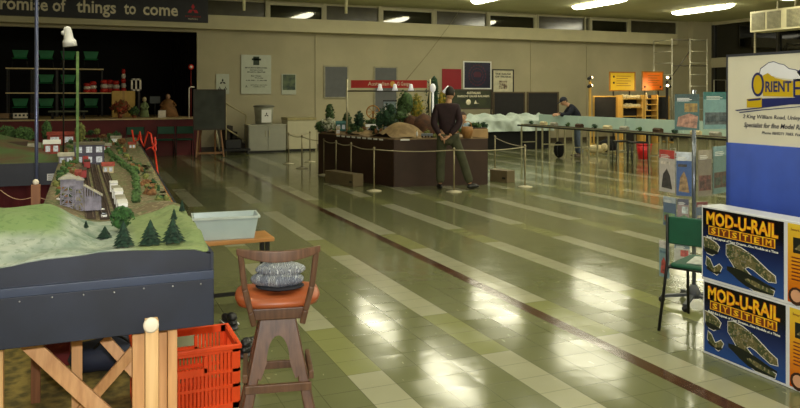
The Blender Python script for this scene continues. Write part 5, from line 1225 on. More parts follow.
# things on the floor under the far layout
def floor_item(px, py_, nm, lb, cat, fn): p = G(px, py_); t = thing(nm, lb, cat, (p.x, p.y, 0), -TH); fn(t); return t
floor_item(644, 159, 'red_bin', 'red plastic bin on the floor under the far layout', 'bin', lambda t: (MB().lathe([(.15, 0), (.19, .38), (.18, .38), (.14, .02)], (0, 0, 0), 14).build('body', mat('bright_red_plastic', (196, 24, 28), .4), t), MB().lathe([(.20, .36), (.20, .385), (.18, .385), (.18, .36)], (0, 0, 0), 14).build('rim', MATS['bright_red_plastic'], t)))
floor_item(596, 154, 'cushion', 'pale tan cushion on the floor under the far layout', 'cushion', lambda t: MB().ell((0, 0, .14), (.32, .14, .12), 16).ell((.2, -.1, .2), (.1, .08, .1), 10).build('body', mat('pale_tan_cloth', (196, 180, 140), .8), t))
floor_item(559, 158, 'black_rucksack', 'black rucksack slumped beside the capped person', 'bag', lambda t: (MB().ell((0, 0, .22), (.14, .1, .22), 14).build('body', black_m, t), MB().tube([(-.05, -.1, .36), (-.08, -.16, .2), (-.05, -.1, .06)], .012, 6).build('strap', blk, t)))
floor_item(608, 153, 'black_rucksack', 'dark bag on the floor right of the tan cushion', 'bag', lambda t: (MB().ell((0, 0, .2), (.28, .14, .19), 14).build('body', black_m, t), MB().tube([(-.1, 0, .36), (0, 0, .46), (.1, 0, .36)], .012, 6).build('handle', blk, t)))
floor_item(673, 172, 'shopping_bag', 'white and red paper bag on the floor left of the brochure stand', 'bag', lambda t: (MB().bb(-.17, .17, -.08, .08, 0, .42).build('body', mat('white_paper', (205, 205, 205), .5), t, bevel=.01), MB().bb(-.15, .15, -.084, -.08, .30, .40).build('red_print', MATS['bright_red_plastic'], t), MB().tube([(-.06, 0, .41), (-.05, 0, .5), (.05, 0, .5), (.06, 0, .41)], .005, 6).build('handle', whitep, t)))
for px, py_, lb in [(622, 171, 'black folding stool frame under the far layout, left one'), (638, 173, 'black folding stool frame under the far layout, right one')]:
    p = G(px, py_); t = thing('folding_stool', lb, 'stool', (p.x, p.y, 0), -TH)
    MB().bb(-.17, .17, -.15, .15, .62, .65).build('seat', blk, t)
    for a in (-1, 1):
        for b in (-1, 1): MB().tube([(a * .15, b * .13, .62), (a * .17, b * .15, 0)], .010, 6).build('leg', blk, t)

# ================================================================== things along the back wall
def wallsign(name, label, x0, y0, x1, y1, m_, Y=YW - .01, cat='sign', th=.02, border=None):
    a, b = PY(x0, (y0 + y1) / 2, Y), PY(x1, (y0 + y1) / 2, Y); xm = (x0 + x1) / 2; zt, zb = PY(xm, y0, Y).z, PY(xm, y1, Y).z
    t = thing(name, label, cat, (a.x, Y, zb)); w_, h_ = b.x - a.x, zt - zb
    MB().bb(0, w_, -th, 0, 0, h_).build('board', m_, t)
    if border:
        bw = .04; MB().bb(-bw, w_ + bw, -th - .01, .0, -bw, 0).bb(-bw, w_ + bw, -th - .01, 0, h_, h_ + bw).bb(-bw, 0, -th - .01, 0, 0, h_).bb(w_, w_ + bw, -th - .01, 0, 0, h_).build('frame', border, t)
    return t, w_, h_, -th - .001
inkd = mat('sign_ink', (30, 34, 30), .6)
t, w_, h_, yo = wallsign('notice_board', 'large white notice with black lettering on the cream wall', 241, 55, 271, 94, mat('notice_white', (186, 192, 176), .25, var=.03))
MB().bb(w_ * .40, w_ * .60, yo - .004, yo, h_ * .74, h_ * .96).bb(w_ * .35, w_ * .66, yo - .004, yo, h_ * .86, h_ * .91).build('emblem', mat('notice_green_ink', (44, 60, 44), .6), t)
for s_, z, ww, hh in [('MITSUBISHI EMPLOYEES', .655, .74, .035), ('RECREATION', .60, .42, .03), ('SPORTS CENTRE', .545, .6, .035), ('Bar Open', .45, .34, .032), ('Thursday', .40, .3, .03), ('4.00 PM - 11.00 PM', .335, .7, .03), ('MITSUBISHI MOTORS', .22, .55, .022), ('AUSTRALIA LTD.', .175, .42, .022)]:
    text('lettering', s_, inkd, (w_ * .5 - (0 if z > .3 else -.08) + (.08 if s_ == 'Thursday' else 0), yo, h_ * z), R_back, hh, w_ * ww, t, align='CENTER', bold=.03)
diamonds((w_ * .17, yo, h_ * .19), .045, R_back, inkd, t)
t, w_, h_, yo = wallsign('notice_board', 'small white notice with dark emblem just right of the stage', 216, 74, 229, 94, MATS['notice_white'])
diamonds((w_ * .5, yo, h_ * .60), .10, R_back, inkd, t); diamonds((w_ * .28, yo, h_ * .28), .06, R_back, inkd, t, 'small_emblem'); diamonds((w_ * .72, yo, h_ * .28), .06, R_back, inkd, t, 'small_emblem')
t, w_, h_, yo = wallsign('framed_picture', 'small dark green picture with white margin on the wall', 281.5, 74, 296, 94.5, MATS['notice_white'], cat='picture')
MB().bb(w_ * .08, w_ * .94, yo - .004, yo, h_ * .22, h_ * .97).build('image', mat('green_painting', (36, 58, 48), .4, col2=(88, 104, 70), scale=7, detail=6), t)
gp = mat('grey_pinboard', (96, 98, 100), .7, var=.05); ge = mat('pinboard_edge', (150, 146, 124), .5)
wallsign('pinboard', 'grey pinboard at the left above the central layout', 325, 67, 347, 97, gp, border=ge, cat='pinboard'); wallsign('pinboard', 'grey pinboard behind the red banner', 375, 68, 396, 112, gp, border=ge, cat='pinboard')
wallsign('poster', 'plain red poster panel on the wall behind the standing person', 442, 69, 461, 95, mat('poster_red', (150, 16, 32), .5, var=.04), cat='poster')
t, w_, h_, yo = wallsign('framed_poster', 'large midnight blue poster with red figure and white border', 464, 62.5, 490, 88, mat('poster_midnight', (24, 22, 54), .35, var=.2), cat='poster', border=whitep)
rd_ = mat('poster_dull_red', (76, 22, 48), .4); mb = MB()
for r0, r1 in ((.30, .34), (.20, .235)):
    for k in range(20):
        a, b = k * PI / 10, (k + .7) * PI / 10; c_ = (w_ / 2, h_ / 2); mb.prism([(c_[0] + r * math.cos(q), c_[1] + r * 1.05 * math.sin(q)) for r, q in ((r0, a), (r1, a), (r1, b), (r0, b))], 0, .003, R=R_back, o=(0, yo, 0))
mb.prism([(w_ * .38, h_ * .42), (w_ * .62, h_ * .42), (w_ * .66, h_ * .55), (w_ * .58, h_ * .64), (w_ * .42, h_ * .64), (w_ * .34, h_ * .55)], 0, .003, R=R_back, o=(0, yo, 0)); mb.build('figure', rd_, t)
t, w_, h_, yo = wallsign('poster', 'cream poster with black border and a small cartoonless sketch'.replace('cartoonless ', ''), 493, 70.5, 512.5, 92, mat('poster_cream', (206, 200, 172), .5), cat='poster', border=mat('black_frame', (20, 20, 20), .4))
for k, s_ in enumerate(['THE GAUGE', 'OF TRAINS']): text('lettering', s_, inkd, (w_ / 2, yo, h_ * (.80 - .13 * k)), R_back, .055, w_ * .8, t, align='CENTER', bold=.03)
MB().bb(w_ * .3, w_ * .7, yo - .004, yo, h_ * .15, h_ * .52).build('sketch', mat('sketch_ink', (84, 56, 44), .6, col2=(200, 190, 160), scale=12), t)
def freeboard(name, label, x0, y0, x1, y1, Y, m_, fm, foot=0.0, cat='display board', legs=True):
    t, w_, h_, yo = wallsign(name, label, x0, y0, x1, y1, m_, Y, cat, border=fm); z = t.location.z
    if legs:
        for x in (.0, w_): MB().bb(x - .02, x + .02, -.03, .01, -z + foot, h_).build('leg', fm, t)
        for x in (.0, w_): MB().bb(x - .02, x + .02, -.25, .25, -z + foot, -z + foot + .03).build('foot', fm, t)
    return t, w_, h_, yo
wf_ = mat('board_frame', (92, 78, 56), .5); dkf = mat('charcoal_felt', (34, 32, 32), .9, var=.1)
freeboard('display_board', 'charcoal display board behind the tarpaulin, left one', 493.5, 93, 524, 118, 20.6, dkf, wf_); freeboard('display_board', 'charcoal display board behind the tarpaulin, right one', 527.5, 93, 557.5, 118, 20.6, dkf, wf_)
t, w_, h_, yo = freeboard('display_banner', 'dark green banner with pale lettering right behind the standing person', 451, 90.5, 491, 108, 20.2, mat('dark_green_banner', (26, 32, 22), .5, col2=(50, 56, 30), scale=3), mat('dark_pole', (64, 54, 42), .5), cat='banner')
text('lettering', 'AUSTRALIAN', lt, (w_ * .55, yo, h_ * .80), R_back, .07, w_ * .34, t, align='CENTER', bold=.02); text('lettering', 'NARROW GAUGE RAILWAYS', lt, (w_ * .55, yo, h_ * .62), R_back, .06, w_ * .8, t, align='CENTER', bold=.02)
MB().lathe([(.09, 0), (.07, .004)], (w_ * .42, yo, h_ * .33), 12, R=Matrix.Rotation(PI / 2, 3, 'X')).prism([(w_ * .56, h_ * .24), (w_ * .60, h_ * .46), (w_ * .63, h_ * .28), (w_ * .70, h_ * .26)], 0, .004, R=R_back, o=(0, yo, 0)).build('emblem', lt, t)
# lit display stand at right
YD = 19.9; yelw = mat('yellow_pine_frame', (206, 164, 82), .5, var=.06)
freeboard('display_board', 'dark display board in pale pine frame at the left of the lit stand', 593.5, 97, 616, 119, YD, dkf, yelw); freeboard('display_board', 'dark display board in pine frame right of the lit stand', 654.5, 97, 668, 119, YD, dkf, yelw)
def shelfunit(px0, px1, label, n, items):
    a, b = PY(px0, 107, YD), PY(px1, 107, YD); w_ = b.x - a.x; zt = PY((px0 + px1) / 2, 95, YD).z; t = thing('shelf_unit', label, 'shelf unit', (a.x, YD, 0))
    MB().bb(0, .05, -.25, .05, 0, zt).build('side', yelw, t); MB().bb(w_ - .05, w_, -.25, .05, 0, zt).build('side', yelw, t); MB().bb(0.05, w_ - .05, .03, .05, 0, zt).build('back', dkf, t)
    zs = [zt - .12 - k * .36 / (n - 1) * 1.6 for k in range(n)]
    for z in zs: MB().bb(.05, w_ - .05, -.25, .03, z - .02, z).build('shelf', yelw, t)
    return a.x, w_, zs
ax, aw, zs = shelfunit(617, 638.5, 'pine shelf unit with layered white rocky models, under the yellow sign', 3, 0)
for k, z in enumerate(zs[:2]):
    mb = MB(); R_ = random.Random(k)
    for q in range(5): mb.ell((ax + .14 + q * (aw - .28) / 4, YD - .12, z + .05), (.12, .09, .05 + .05 * R_.random()), 10)
    tag(mb.build('rocky_model', mat('pale_rock', (222, 206, 160), .8, var=.15, scale=12)), 'pale rocky model on the %s shelf of the lit stand' % ['top', 'middle'][k], 'model rock')
bx, bw, zs = shelfunit(639.5, 653, 'narrow pine shelf unit with small models under the orange sign', 4, 0)
for k, z in enumerate(zs[:3]):
    t = thing('model_figure', 'small pale figurine on the %s shelf of the narrow unit' % ['top', 'second', 'third'][k], 'model figure', (bx + .16, YD - .15, z)); MB().lathe([(.05, 0), (.03, .08), (.04, .12), (.01, .15)], (0, 0, 0), 10).build('body', MATS['pale_rock'], t); MB().ell((0, 0, .17), .03, 8).build('head', MATS['pale_rock'], t)
def stand_sign(label, x0, x1, y0, y1, m_, dots):
    t, w_, h_, yo = wallsign('stand_sign', label, x0, y0, x1, y1, m_, YD + .08, 'sign', border=mat('sign_rim', (150, 100, 30), .5)); z = t.location.z
    for x in (.15 * w_, .82 * w_): MB().bb(x - .02, x + .02, .0, .03, -z, .02).build('leg', dkf, t)
    mb = MB()
    for k in range(5): mb.bb(w_ * .25, w_ * (.85 - .12 * (k % 2)), yo - .003, yo, h_ * (.80 - .14 * k), h_ * (.83 - .14 * k))
    mb.build('lettering', mat('sign_brown_ink', (130, 84, 20), .5), t); mb = MB()
    for x, y in dots: mb.prism([(w_ * x + .04 * math.cos(q * PI / 4), h_ * y + .04 * math.sin(q * PI / 4)) for q in range(8)], 0, .004, R=R_back, o=(0, yo, 0))
    mb.build('emblem', dkf, t)
stand_sign('yellow sign on legs above the lit shelves', 610, 634, 73, 90, mat('sign_yellow', (214, 176, 30), .5, var=.03), [(.14, .78), (.14, .42)]); stand_sign('orange sign on legs above the narrow shelves', 642.5, 662, 72.5, 89.5, mat('sign_orange', (232, 112, 20), .5, var=.03), [(.1, .15), (.9, .15)])
warm = mat('warm_lamp_glow', (255, 226, 160), .4, emit=9, emit_col=(1, .78, .42))
for k, (px, py_, lb) in enumerate([(590, 0, 'pair of warm clip lamps on a post left of the yellow sign'), (667, 0, 'pair of warm clip lamps on a post right of the orange sign')]):
    p = PY(px, 90, YD - .3); t = thing('lamp_stand', lb, 'lamp', (p.x, p.y, 0)); zt = PY(px, 75, YD - .3).z; sgn = 1 if k == 0 else -1
    MB().bb(-.04, .04, -.02, .02, 0, PY(px, 84, YD - .3).z + .1).build('post', yelw if k == 0 else dkf, t)
    for zz in (PY(px, 77.5, YD - .3).z, PY(px, 85.5, YD - .3).z):
        Rm = Matrix.Rotation(sgn * 1.2, 3, 'Y'); l_ = MB().lathe([(.03, -.14), (.05, -.10), (.06, 0), (.055, 0), (.02, -.05)], (0, -.05, zz), 12, R=Rm).build('lamp_shade', blk, t)
        MB().ell((sgn * .02, -.05, zz), (.045, .045, .045), 10).build('bulb', warm, l_); MB().tube([(0, 0, zt - .35), (-sgn * .06, -.03, zz)], .01, 6).build('bracket', blk, l_)
        L_ = bpy.data.lights.new('clip_lamp_light', 'SPOT'); L_.energy = 34; L_.spot_blend = 1.0; L_.color = (1, .74, .38); L_.spot_size = 1.7; L_.shadow_soft_size = .05
        lo = bpy.data.objects.new('clip_lamp_light', L_); C.objects.link(lo); lo.location = (p.x + sgn * .08, p.y - .12, zz)
        tg = PY(630, 106, YD); lo.rotation_euler = (Vector((tg.x, tg.y, tg.z)) - lo.location).to_track_quat('-Z', 'Y').to_euler()

# scaffold tower
YS_ = 20.3; sa, sb_, sc2 = PY(672, 60, YS_), PY(690, 60, YS_ - .3), PY(707, 60, YS_ - .3); zt = PY(690, 39, YS_).z
scf = thing('scaffold_tower', 'aluminium scaffold tower in the far right corner', 'scaffold', (0, 0, 0)); tub = mat('scaffold_tube', (214, 210, 188), .35, metal=.4)
ym = YS_ + .9
def ladder(x, nm):
    mb = MB()
    for y in (YS_, ym): mb.tube([(x, y, .12), (x, y, zt)], .022, 8)
    for k in range(9): z = .3 + (zt - .35) * k / 8; mb.tube([(x, YS_, z), (x, ym, z)], .016, 6)
    mb.build(nm, tub, scf)
ladder(sa.x, 'end_frame')
mb = MB()
for x in (sb_.x, sc2.x): mb.tube([(x, YS_ - .3, .0), (x, YS_ - .3, zt)], .022, 8)
for k in range(9): z = .3 + (zt - .35) * k / 8; mb.tube([(sb_.x, YS_ - .3, z), (sc2.x, YS_ - .3, z)], .016, 6)
mb.tube([(sc2.x, YS_ - .3, zt - .05), (sc2.x, YS_ - .3, zt)], .02, 6)
mb.build('ladder_frame', tub, scf)
for z in (zt - .05, PY(690, 66, YS_).z): MB().tube([(sa.x, YS_, z), (sc2.x, YS_ - .28, z)], .02, 8).build('brace', mat('dark_scaffold_tube', (84, 78, 64), .4), scf)
MB().tube([(sa.x, YS_, PY(660, 76, YS_).z), (sb_.x, YS_ - .28, PY(690, 52, YS_).z)], .02, 8).build('brace', MATS['dark_scaffold_tube'], scf)
for x in (sa.x,):
    for y in (YS_, ym): MB().lathe([(.06, -.02), (.06, .02)], (x, y, .06), 12, R=Matrix.Rotation(PI / 2, 3, 'X')).build('caster', blk, scf)
p = PY(714, 76, 20.9); q2 = PY(726, 76, 20.9); t = thing('trolley', 'low metal trolley frame beside the scaffold tower', 'trolley', (0, 0, 0)); z_ = PY(720, 80, 20.9).z
MB().tube([(p.x, 20.9, 0), (p.x, 20.9, z_), (q2.x, 20.9, z_), (q2.x, 20.9, 0)], .02, 8).build('hoop', tub, t); MB().tube([(p.x, 20.9, z_ - .5), (q2.x, 20.9, z_ - .5)], .02, 8).build('rail', tub, t)

# air conditioning unit hung at right
ax0 = PX(750, 20, 19.0); zb_, ztp = PX(750, 32.5, 19.0).z, PX(750, 12, 19.0).z; ay0 = ax0.y
ac = thing('air_conditioner', 'long cream air conditioning unit hung on rods at top right', 'air conditioner', (19.0, ay0, zb_)); hh = ztp - zb_
MB().bb(0, .6, -4.6, 0, 0, hh).build('casing', mat('cream_enamel', (222, 214, 176), .45, var=.03), ac, bevel=.01)
for k in range(8):
    y = -.07 - k * .56 - (k // 2) * .12
    if y < -4.4: break
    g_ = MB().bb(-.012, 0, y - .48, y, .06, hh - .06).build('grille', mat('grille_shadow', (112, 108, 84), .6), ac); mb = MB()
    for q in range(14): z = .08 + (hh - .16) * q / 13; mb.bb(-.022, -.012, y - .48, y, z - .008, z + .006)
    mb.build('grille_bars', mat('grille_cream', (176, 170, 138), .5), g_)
for y in (-.9, -1.5, -3.4, -4.3): MB().bb(.1, .13, y - .015, y + .015, hh, ZC - zb_).build('rod', alu, ac)
p = PX(755, 45, 20.5); tag(MB().tube([(0, 0, 0), (0, 0, ZC)], .035, 8).build('service_pipe', mat('pale_pipe', (160, 152, 122), .5), loc=(p.x, p.y, 0)), 'thin pale vertical pipe behind the air conditioning unit', 'pipe')
# hanging rods near the clerestory, ceiling cable
for px, yt, lb in [(244, 10.5, 'cream rod hanging from the ceiling left of the framed window'), (346, 13.5, 'cream rod hanging from the ceiling above the grey pinboard')]:
    p = PD(px, yt, 14.5); tag(MB().tube([(0, 0, 0), (0, 0, ZC - p.z)], .028, 10).build('hanging_rod', mat('cream_rod', (226, 220, 178), .5), loc=(p.x, p.y, p.z)), lb, 'ceiling rod')
p, q = PY(461, 0, 21.2), PY(402, 85, YW - .03); p.z = ZC - .01; m1 = PY(452, 22, 21.4)
tag(MB().tube([p, m1, m1.lerp(q, .5) + Vector((0, 0, -.05)), q], .006, 5).build('cable', mat('brown_cable', (120, 110, 76), .6)), 'thin cable running from the ceiling down the cream wall', 'cable')

# freezer, cabinet, bin, handrail, easel
def px_box(px0, px1, pyt, Y, dep, base=0): a, b = PY(px0, pyt, Y), PY(px1, pyt, Y); return a.x, b.x - a.x, (a.z + b.z) / 2 - base
x_, w_, h_ = px_box(287.5, 316, 117.5, 20.9, .7); t = thing('chest_freezer', 'cream chest freezer against the back wall', 'freezer', (x_, 20.9, 0)); MB().bb(0, w_, 0, .7, .06, h_ - .08).build('body', mat('freezer_cream', (196, 190, 160), .4, var=.03), t, bevel=.01); MB().bb(-.01, w_ + .01, -.02, .71, h_ - .08, h_).build('lid', mat('freezer_lid', (160, 150, 104), .4), t, bevel=.01); MB().bb(.03, w_ - .03, .03, .67, 0, .06).build('plinth', blk, t)
x_, w_, h_ = px_box(248.5, 286, 125, 20.7, .6); t = thing('low_cabinet', 'pale grey low cabinet between the handrail and the freezer', 'cabinet', (x_, 20.7, 0)); MB().bb(0, w_, 0, .6, .05, h_ - .02).build('body', mat('pale_grey_laminate', (160, 160, 146), .4, var=.03), t, bevel=.006); MB().bb(-.01, w_ + .01, -.02, .6, h_ - .02, h_ + .01).build('top', mat('grey_top', (176, 176, 160), .4), t)
for k in range(2): d_ = MB().bb(.02 + k * w_ / 2, w_ / 2 - .01 + k * w_ / 2, -.015, 0, .07, h_ - .04).build('door', MATS['pale_grey_laminate'], t, bevel=.004); MB().bb(w_ / 2 - .06 + k * .1, w_ / 2 - .04 + k * .1, -.03, -.015, h_ * .6, h_ * .8).build('handle', alu, d_)
MB().bb(.02, w_ - .02, .02, .58, 0, .05).build('plinth', blk, t); ch = h_ + .01
a, b = PY(255.5, 124, 20.75), PY(276, 124, 20.75); w2_ = b.x - a.x; hh = PY(265, 107, 20.75).z - ch; t = thing('storage_bin', 'round pale bin with a paper notice standing on the low cabinet', 'bin', ((a.x + b.x) / 2, 21.0, ch))
MB().lathe([(w2_ * .40, 0), (w2_ * .46, hh * .8), (w2_ * .46, hh)], (0, 0, 0), 20).build('body', mat('pale_bin_plastic', (168, 168, 150), .4), t); MB().lathe([(w2_ * .52, hh), (w2_ * .52, hh + .03), (w2_ * .3, hh + .06)], (0, 0, 0), 20).build('lid', mat('grey_lid', (120, 120, 108), .4), t)
MB().bb(-.13, .15, -w2_ * .50, -w2_ * .49, .06, hh * .85).build('notice', whitep, t); diamonds((.01, -w2_ * .505, hh * .55), .07, R_back, inkd, t)
hr = thing('handrail', 'sloping pale handrail leading down from the stage towards the cabinet', 'handrail', (0, 0, 0)); rl = mat('pale_rail', (170, 160, 122), .45)
for (x0, y0, x1, y1) in ((222, 101, 246, 115), (222, 126, 246, 141)): MB().tube([PY(x0, y0, 21.1), PY(x1, y1, 21.1)], .022, 8).build('rail', rl, hr)
for x, yt in ((226, 103.3), (246, 115)): a = PY(x, yt, 21.1); MB().tube([(a.x, 21.1, 0), tuple(a)], .02, 8).build('post', rl, hr)
for k in range(4):
    a = PY(226 + k * 4.6, 150, 21.1); MB().bb(a.x, a.x + .2, 21.15, 21.8, 0, max(.1, .75 - k * .17)).build('step', mat('dark_step', (52, 44, 38), .7), hr)
p = G(232, 155); t = thing('black_trolley', 'low black trolley and cases on the floor by the easel', 'trolley', (p.x, p.y + .1, 0)); MB().bb(-.3, .5, -.1, .2, .1, .16).build('deck', blk, t); MB().tube([(-.3, 0, .12), (-.42, 0, .75), (-.42, .15, .75), (-.3, .15, .12)], .015, 6).build('handle', alu, t); [MB().lathe([(.05, -.02), (.05, .02)], (x, -.1, .05), 10, R=Matrix.Rotation(PI / 2, 3, 'X')).build('wheel', blk, t) for x in (-.25, .42)]; 
tag(MB().box((0, 0, .12), (.42, .22, .24)).build('equipment_case', mat('black_case', (26, 26, 30), .5), loc=(p.x + .05, p.y + .16, .16), bevel=.02), 'black equipment case resting on the low trolley', 'case')
# easel with blackboard
EY = 19.6; a, b = PY(194.5, 110, EY), PY(224.5, 110, EY); zt, zb = PY(210, 90.5, EY).z, PY(210, 128.5, EY).z; w_ = b.x - a.x
es = thing('easel', 'timber easel holding a large blackboard in front of the stage', 'easel', ((a.x + b.x) / 2, EY, 0))
MB().bb(-w_ / 2, w_ / 2, -.02, .02, zb, zt).build('blackboard', mat('chalky_blackboard', (50, 54, 50), .8, col2=(66, 70, 64), scale=3), es); fb = MB()
for (x0, x1, z0, z1) in ((-w_ / 2 - .03, w_ / 2 + .03, zb - .04, zb), (-w_ / 2 - .03, w_ / 2 + .03, zt, zt + .03), (-w_ / 2 - .03, -w_ / 2, zb, zt), (w_ / 2, w_ / 2 + .03, zb, zt)): fb.bb(x0, x1, -.025, .025, z0, z1)
fb.build('frame', mat('dark_easel_frame', (50, 42, 34), .5), es)
ew = wood('easel_wood', (124, 86, 52), (150, 108, 68), .5)
for s_ in (-1, 1): MB().bar((s_ * w_ * .36, .05, zb + .1), (s_ * w_ * .46, -.08, .02), .04, .03, up=(0, 1, 0)).build('leg', ew, es); MB().bar((s_ * w_ * .2, .05, zb + .3), (s_ * w_ * .3, .55, .02), .04, .03, up=(0, 1, 0)).build('rear_leg', ew, es)
MB().bb(-w_ * .46, w_ * .46, -.07, -.03, .10, .15).build('stretcher', ew, es)

# ================================================================== stage contents
chg = mat('dark_green_shell', (30, 128, 74), .5, var=.15)
gc2 = thing('stage_chair', 'x', 'chair', (0, 0, 0)); MB().box((0, .01, .41), (.30, .02, .22), top=(1.4, 1)).build('backrest', chg, gc2, bevel=.03); MB().bb(-.19, .19, -.32, 0, .26, .285).build('seat', chg, gc2, bevel=.012)
for sx in (-1, 1):
    for y in (-.3, .0): MB().tube([(sx * .17, y, .27), (sx * .2, y, 0)], .011, 6).build('leg', blk, gc2)
tb0 = thing('trestle_table', 'x', 'table', (0, 0, 0)); MB().bb(-.335, .335, -.35, .35, .66, .69).build('tabletop', mat('pale_ply_top', (240, 216, 160), .5, var=.06), tb0)
for sx in (-1, 1):
    for y in (-.3, .3): MB().bb(sx * .30 - .015, sx * .30 + .015, y - .015, y + .015, 0, .66).build('leg', mat('dark_leg', (34, 30, 28), .5), tb0)
cols_ = [20, 46, 68, 91]; yq = 23.6; lev = [('lower', 1.0), ('upper', 1.69)]
ordn = ['first', 'second', 'third', 'fourth']
first_t = first_c = True
for li, (ln, z) in enumerate(lev):
    for k, px in enumerate(cols_):
        p = PY(px, 90, yq); lb = '%s tier dark legged table on the stage, %s from the left' % (ln, ordn[k])
        if first_t: tb0.location = (p.x, yq, z); tb0['label'] = lb; tb0['group'] = 'stacked tables on the stage'; first_t = False
        else: dup(tb0, (p.x, yq, z), 0, lb)
for ln, z in (('on the upper tier tables', 2.38), ('standing on the lower tier tables', 1.69), ('on the stage floor under the tables', 1.0)):
    for k, px in enumerate(cols_):
        if z == 1.69 and k != 1 and k != 2: continue
        p = PY(px, 90, yq); lb = 'dark green chair %s, %s from the left' % (ln, ordn[k])
        if first_c: gc2.location = (p.x, yq + .1, z); gc2['label'] = lb; gc2['group'] = 'green chairs on the stage'; first_c = False
        else: dup(gc2, (p.x, yq + .1, z), 0, lb)
# left edge low tables
# red and white barber striped ornaments on the upper-right table
rs = mat('ornament_red', (200, 40, 28), .4); ws_ = mat('ornament_white', (232, 222, 206), .4)
for k, (px, pyb, h, z, yv, lb) in enumerate([(87, 0, .22, 2.38 - .69 + .69 - .69, 23.35, 'short red and white ornament on the table, leftmost'), (93, 0, .26, 1.69, 23.4, 'red and white ornament second from the left'), (104, 0, .3, 1.69, 23.35, 'red and white ornament at the table end'), (110, 0, .3, 1.69, 23.5, 'red and white ornament on the cardboard box side'), (116, 0, .28, 1.69, 23.35, 'red and white ornament right of the cluster'), (123.5, 0, .56, 1.69, 23.5, 'tall red and white striped lighthouse ornament')]):
    p = PY(px, 80, yv); h *= 1.25; t = thing('striped_ornament', lb, 'ornament', (p.x, yv, 1.69), 0, 'red and white ornaments on the stage')
    n_ = 5 if h > .5 else 3; r0 = .085 if h > .5 else .12
    for q in range(n_):
        r_ = r0 * (1 - .08 * q); MB().lathe([(r_ * .7, h * q / n_), (r_, h * (q + .5) / n_), (r_ * .7, h * (q + 1) / n_)], (0, 0, 0), 10).build('band', rs if q % 2 == 0 else ws_, t)
# extra low table carrying the right hand ornaments
p = PY(113, 90, yq); dup(tb0, (p.x, yq, 1.0), 0, 'lower table on the stage at the right end of the row, carrying ornaments')
box_y = 22.2; a, b = PY(112, 100, box_y), PY(135, 100, box_y); t = thing('cardboard_box', 'upright yellow cardboard box on the stage behind the red leafed plant', 'box', ((a.x + b.x) / 2, box_y, 1.0)); w_ = b.x - a.x; h_ = PY(124, 91, box_y).z - 1.0
MB().bb(-w_ / 2, w_ / 2, 0, .35, 0, h_).build('body', mat('yellow_cardboard', (196, 160, 88), .8, var=.06), t, bevel=.004); MB().bb(-.03, .03, -.003, .002, 0, h_).build('tape', mat('brown_tape', (170, 132, 66), .4), t)
def pot(px, pyt, Y, z, wpx, m_, lb, nm='potted_plant', seed=2):
    p = PY(px, 110, Y); k = (Y / (CT - ST * (px - 400) / F)) / F; h = PY(px, pyt, Y).z - z; t = thing(nm, lb, 'plant', (p.x, Y, z)); MB().lathe([(.05, 0), (.07, .12), (.06, .12)], (0, 0, 0), 10).build('pot', mat('terracotta', (130, 70, 44), .7), t); crown(MB(), (0, 0, max(.14, h * .6)), wpx / 2 * k, h * .75, 90, leaf=.05, seed=seed).build('foliage', m_, t)
pot(120, 100, 21.4, 1.0, 17, mat('red_leaves', (140, 48, 30), .8, col2=(92, 74, 34), scale=12), 'low red leafed plant in front of the yellow cardboard box'); pot(134, 107, 21.5, 1.0, 9, gA, 'small green plant beside the red leafed one')
a = PY(139, 84, 22.6); t = thing('lantern_sign', 'white framed sign on a dark post standing on the stage', 'sign', (a.x, 22.6, 1.0)); zz = PY(136, 91, 22.6).z - 1; MB().bb(-.03, .03, -.03, .03, 0, zz + .1).build('post', mat('dark_post', (52, 44, 40), .6), t); h_ = PY(136, 78.5, 22.6).z - 1
mb = MB().bb(-.22, .06, -.06, -.03, zz, zz + .05).bb(-.22, .06, -.06, -.03, h_ - .05, h_).bb(-.22, -.17, -.06, -.03, zz, h_).bb(.01, .06, -.06, -.03, zz, h_).bb(-.105, -.06, -.06, -.03, zz, h_); mb.build('frame', ws_, t)
def doll(px, pyt, Y, lb, cA, cB, wide):
    p = PY(px, 110, Y); h = PY(px, pyt, Y).z - 1.0; t = thing('dressed_doll', lb, 'doll', (p.x, Y, 1.0)); MB().lathe([(wide, 0), (wide * .8, h * .3), (wide * .45, h * .6), (wide * .5, h * .7), (wide * .2, h * .78)], (0, 0, 0), 14).build('gown', cA, t); MB().ell((0, 0, h * .88), (h * .10, h * .10, h * .13), 12, fn=lambda q: q).ell((0, -h * .10, h * .87), (.01, .015, .015), 6).build('head', cB, t)
    for s_ in (-1, 1): MB().tube([(s_ * wide * .4, 0, h * .68), (s_ * wide * .7, -.04, h * .5), (s_ * wide * .3, -.12, h * .42)], .03, 8).build('arm', cA, t)
doll(144.5, 97, 22.0, 'pale green doll standing at the stage edge', mat('pale_green_cloth', (120, 136, 92), .8), cream_b, .13); doll(168, 94, 22.2, 'brown gowned doll with a tan skirt on the stage', mat('tan_gown', (132, 92, 52), .8, var=.2), mat('doll_tan', (160, 124, 96), .7), .3)
p = PY(162, 113, 21.3); tag(MB().bb(-.10, .10, 0, .01, 0, .20).build('white_card', ws_, loc=(p.x, 21.3, 1.0)), 'small white card propped at the edge of the stage', 'card')
p = PY(155, 113, 22.4); t = thing('music_stand', 'thin dark music stand on the stage between the dolls', 'music stand', (p.x, 22.4, 1.0)); MB().tube([(0, 0, 0), (0, 0, .5)], .015, 6).build('stem', mat('stand_grey', (70, 76, 78), .5), t); MB().bb(-.14, .14, -.03, -.01, .38, .58).build('desk', MATS['stand_grey'], t)
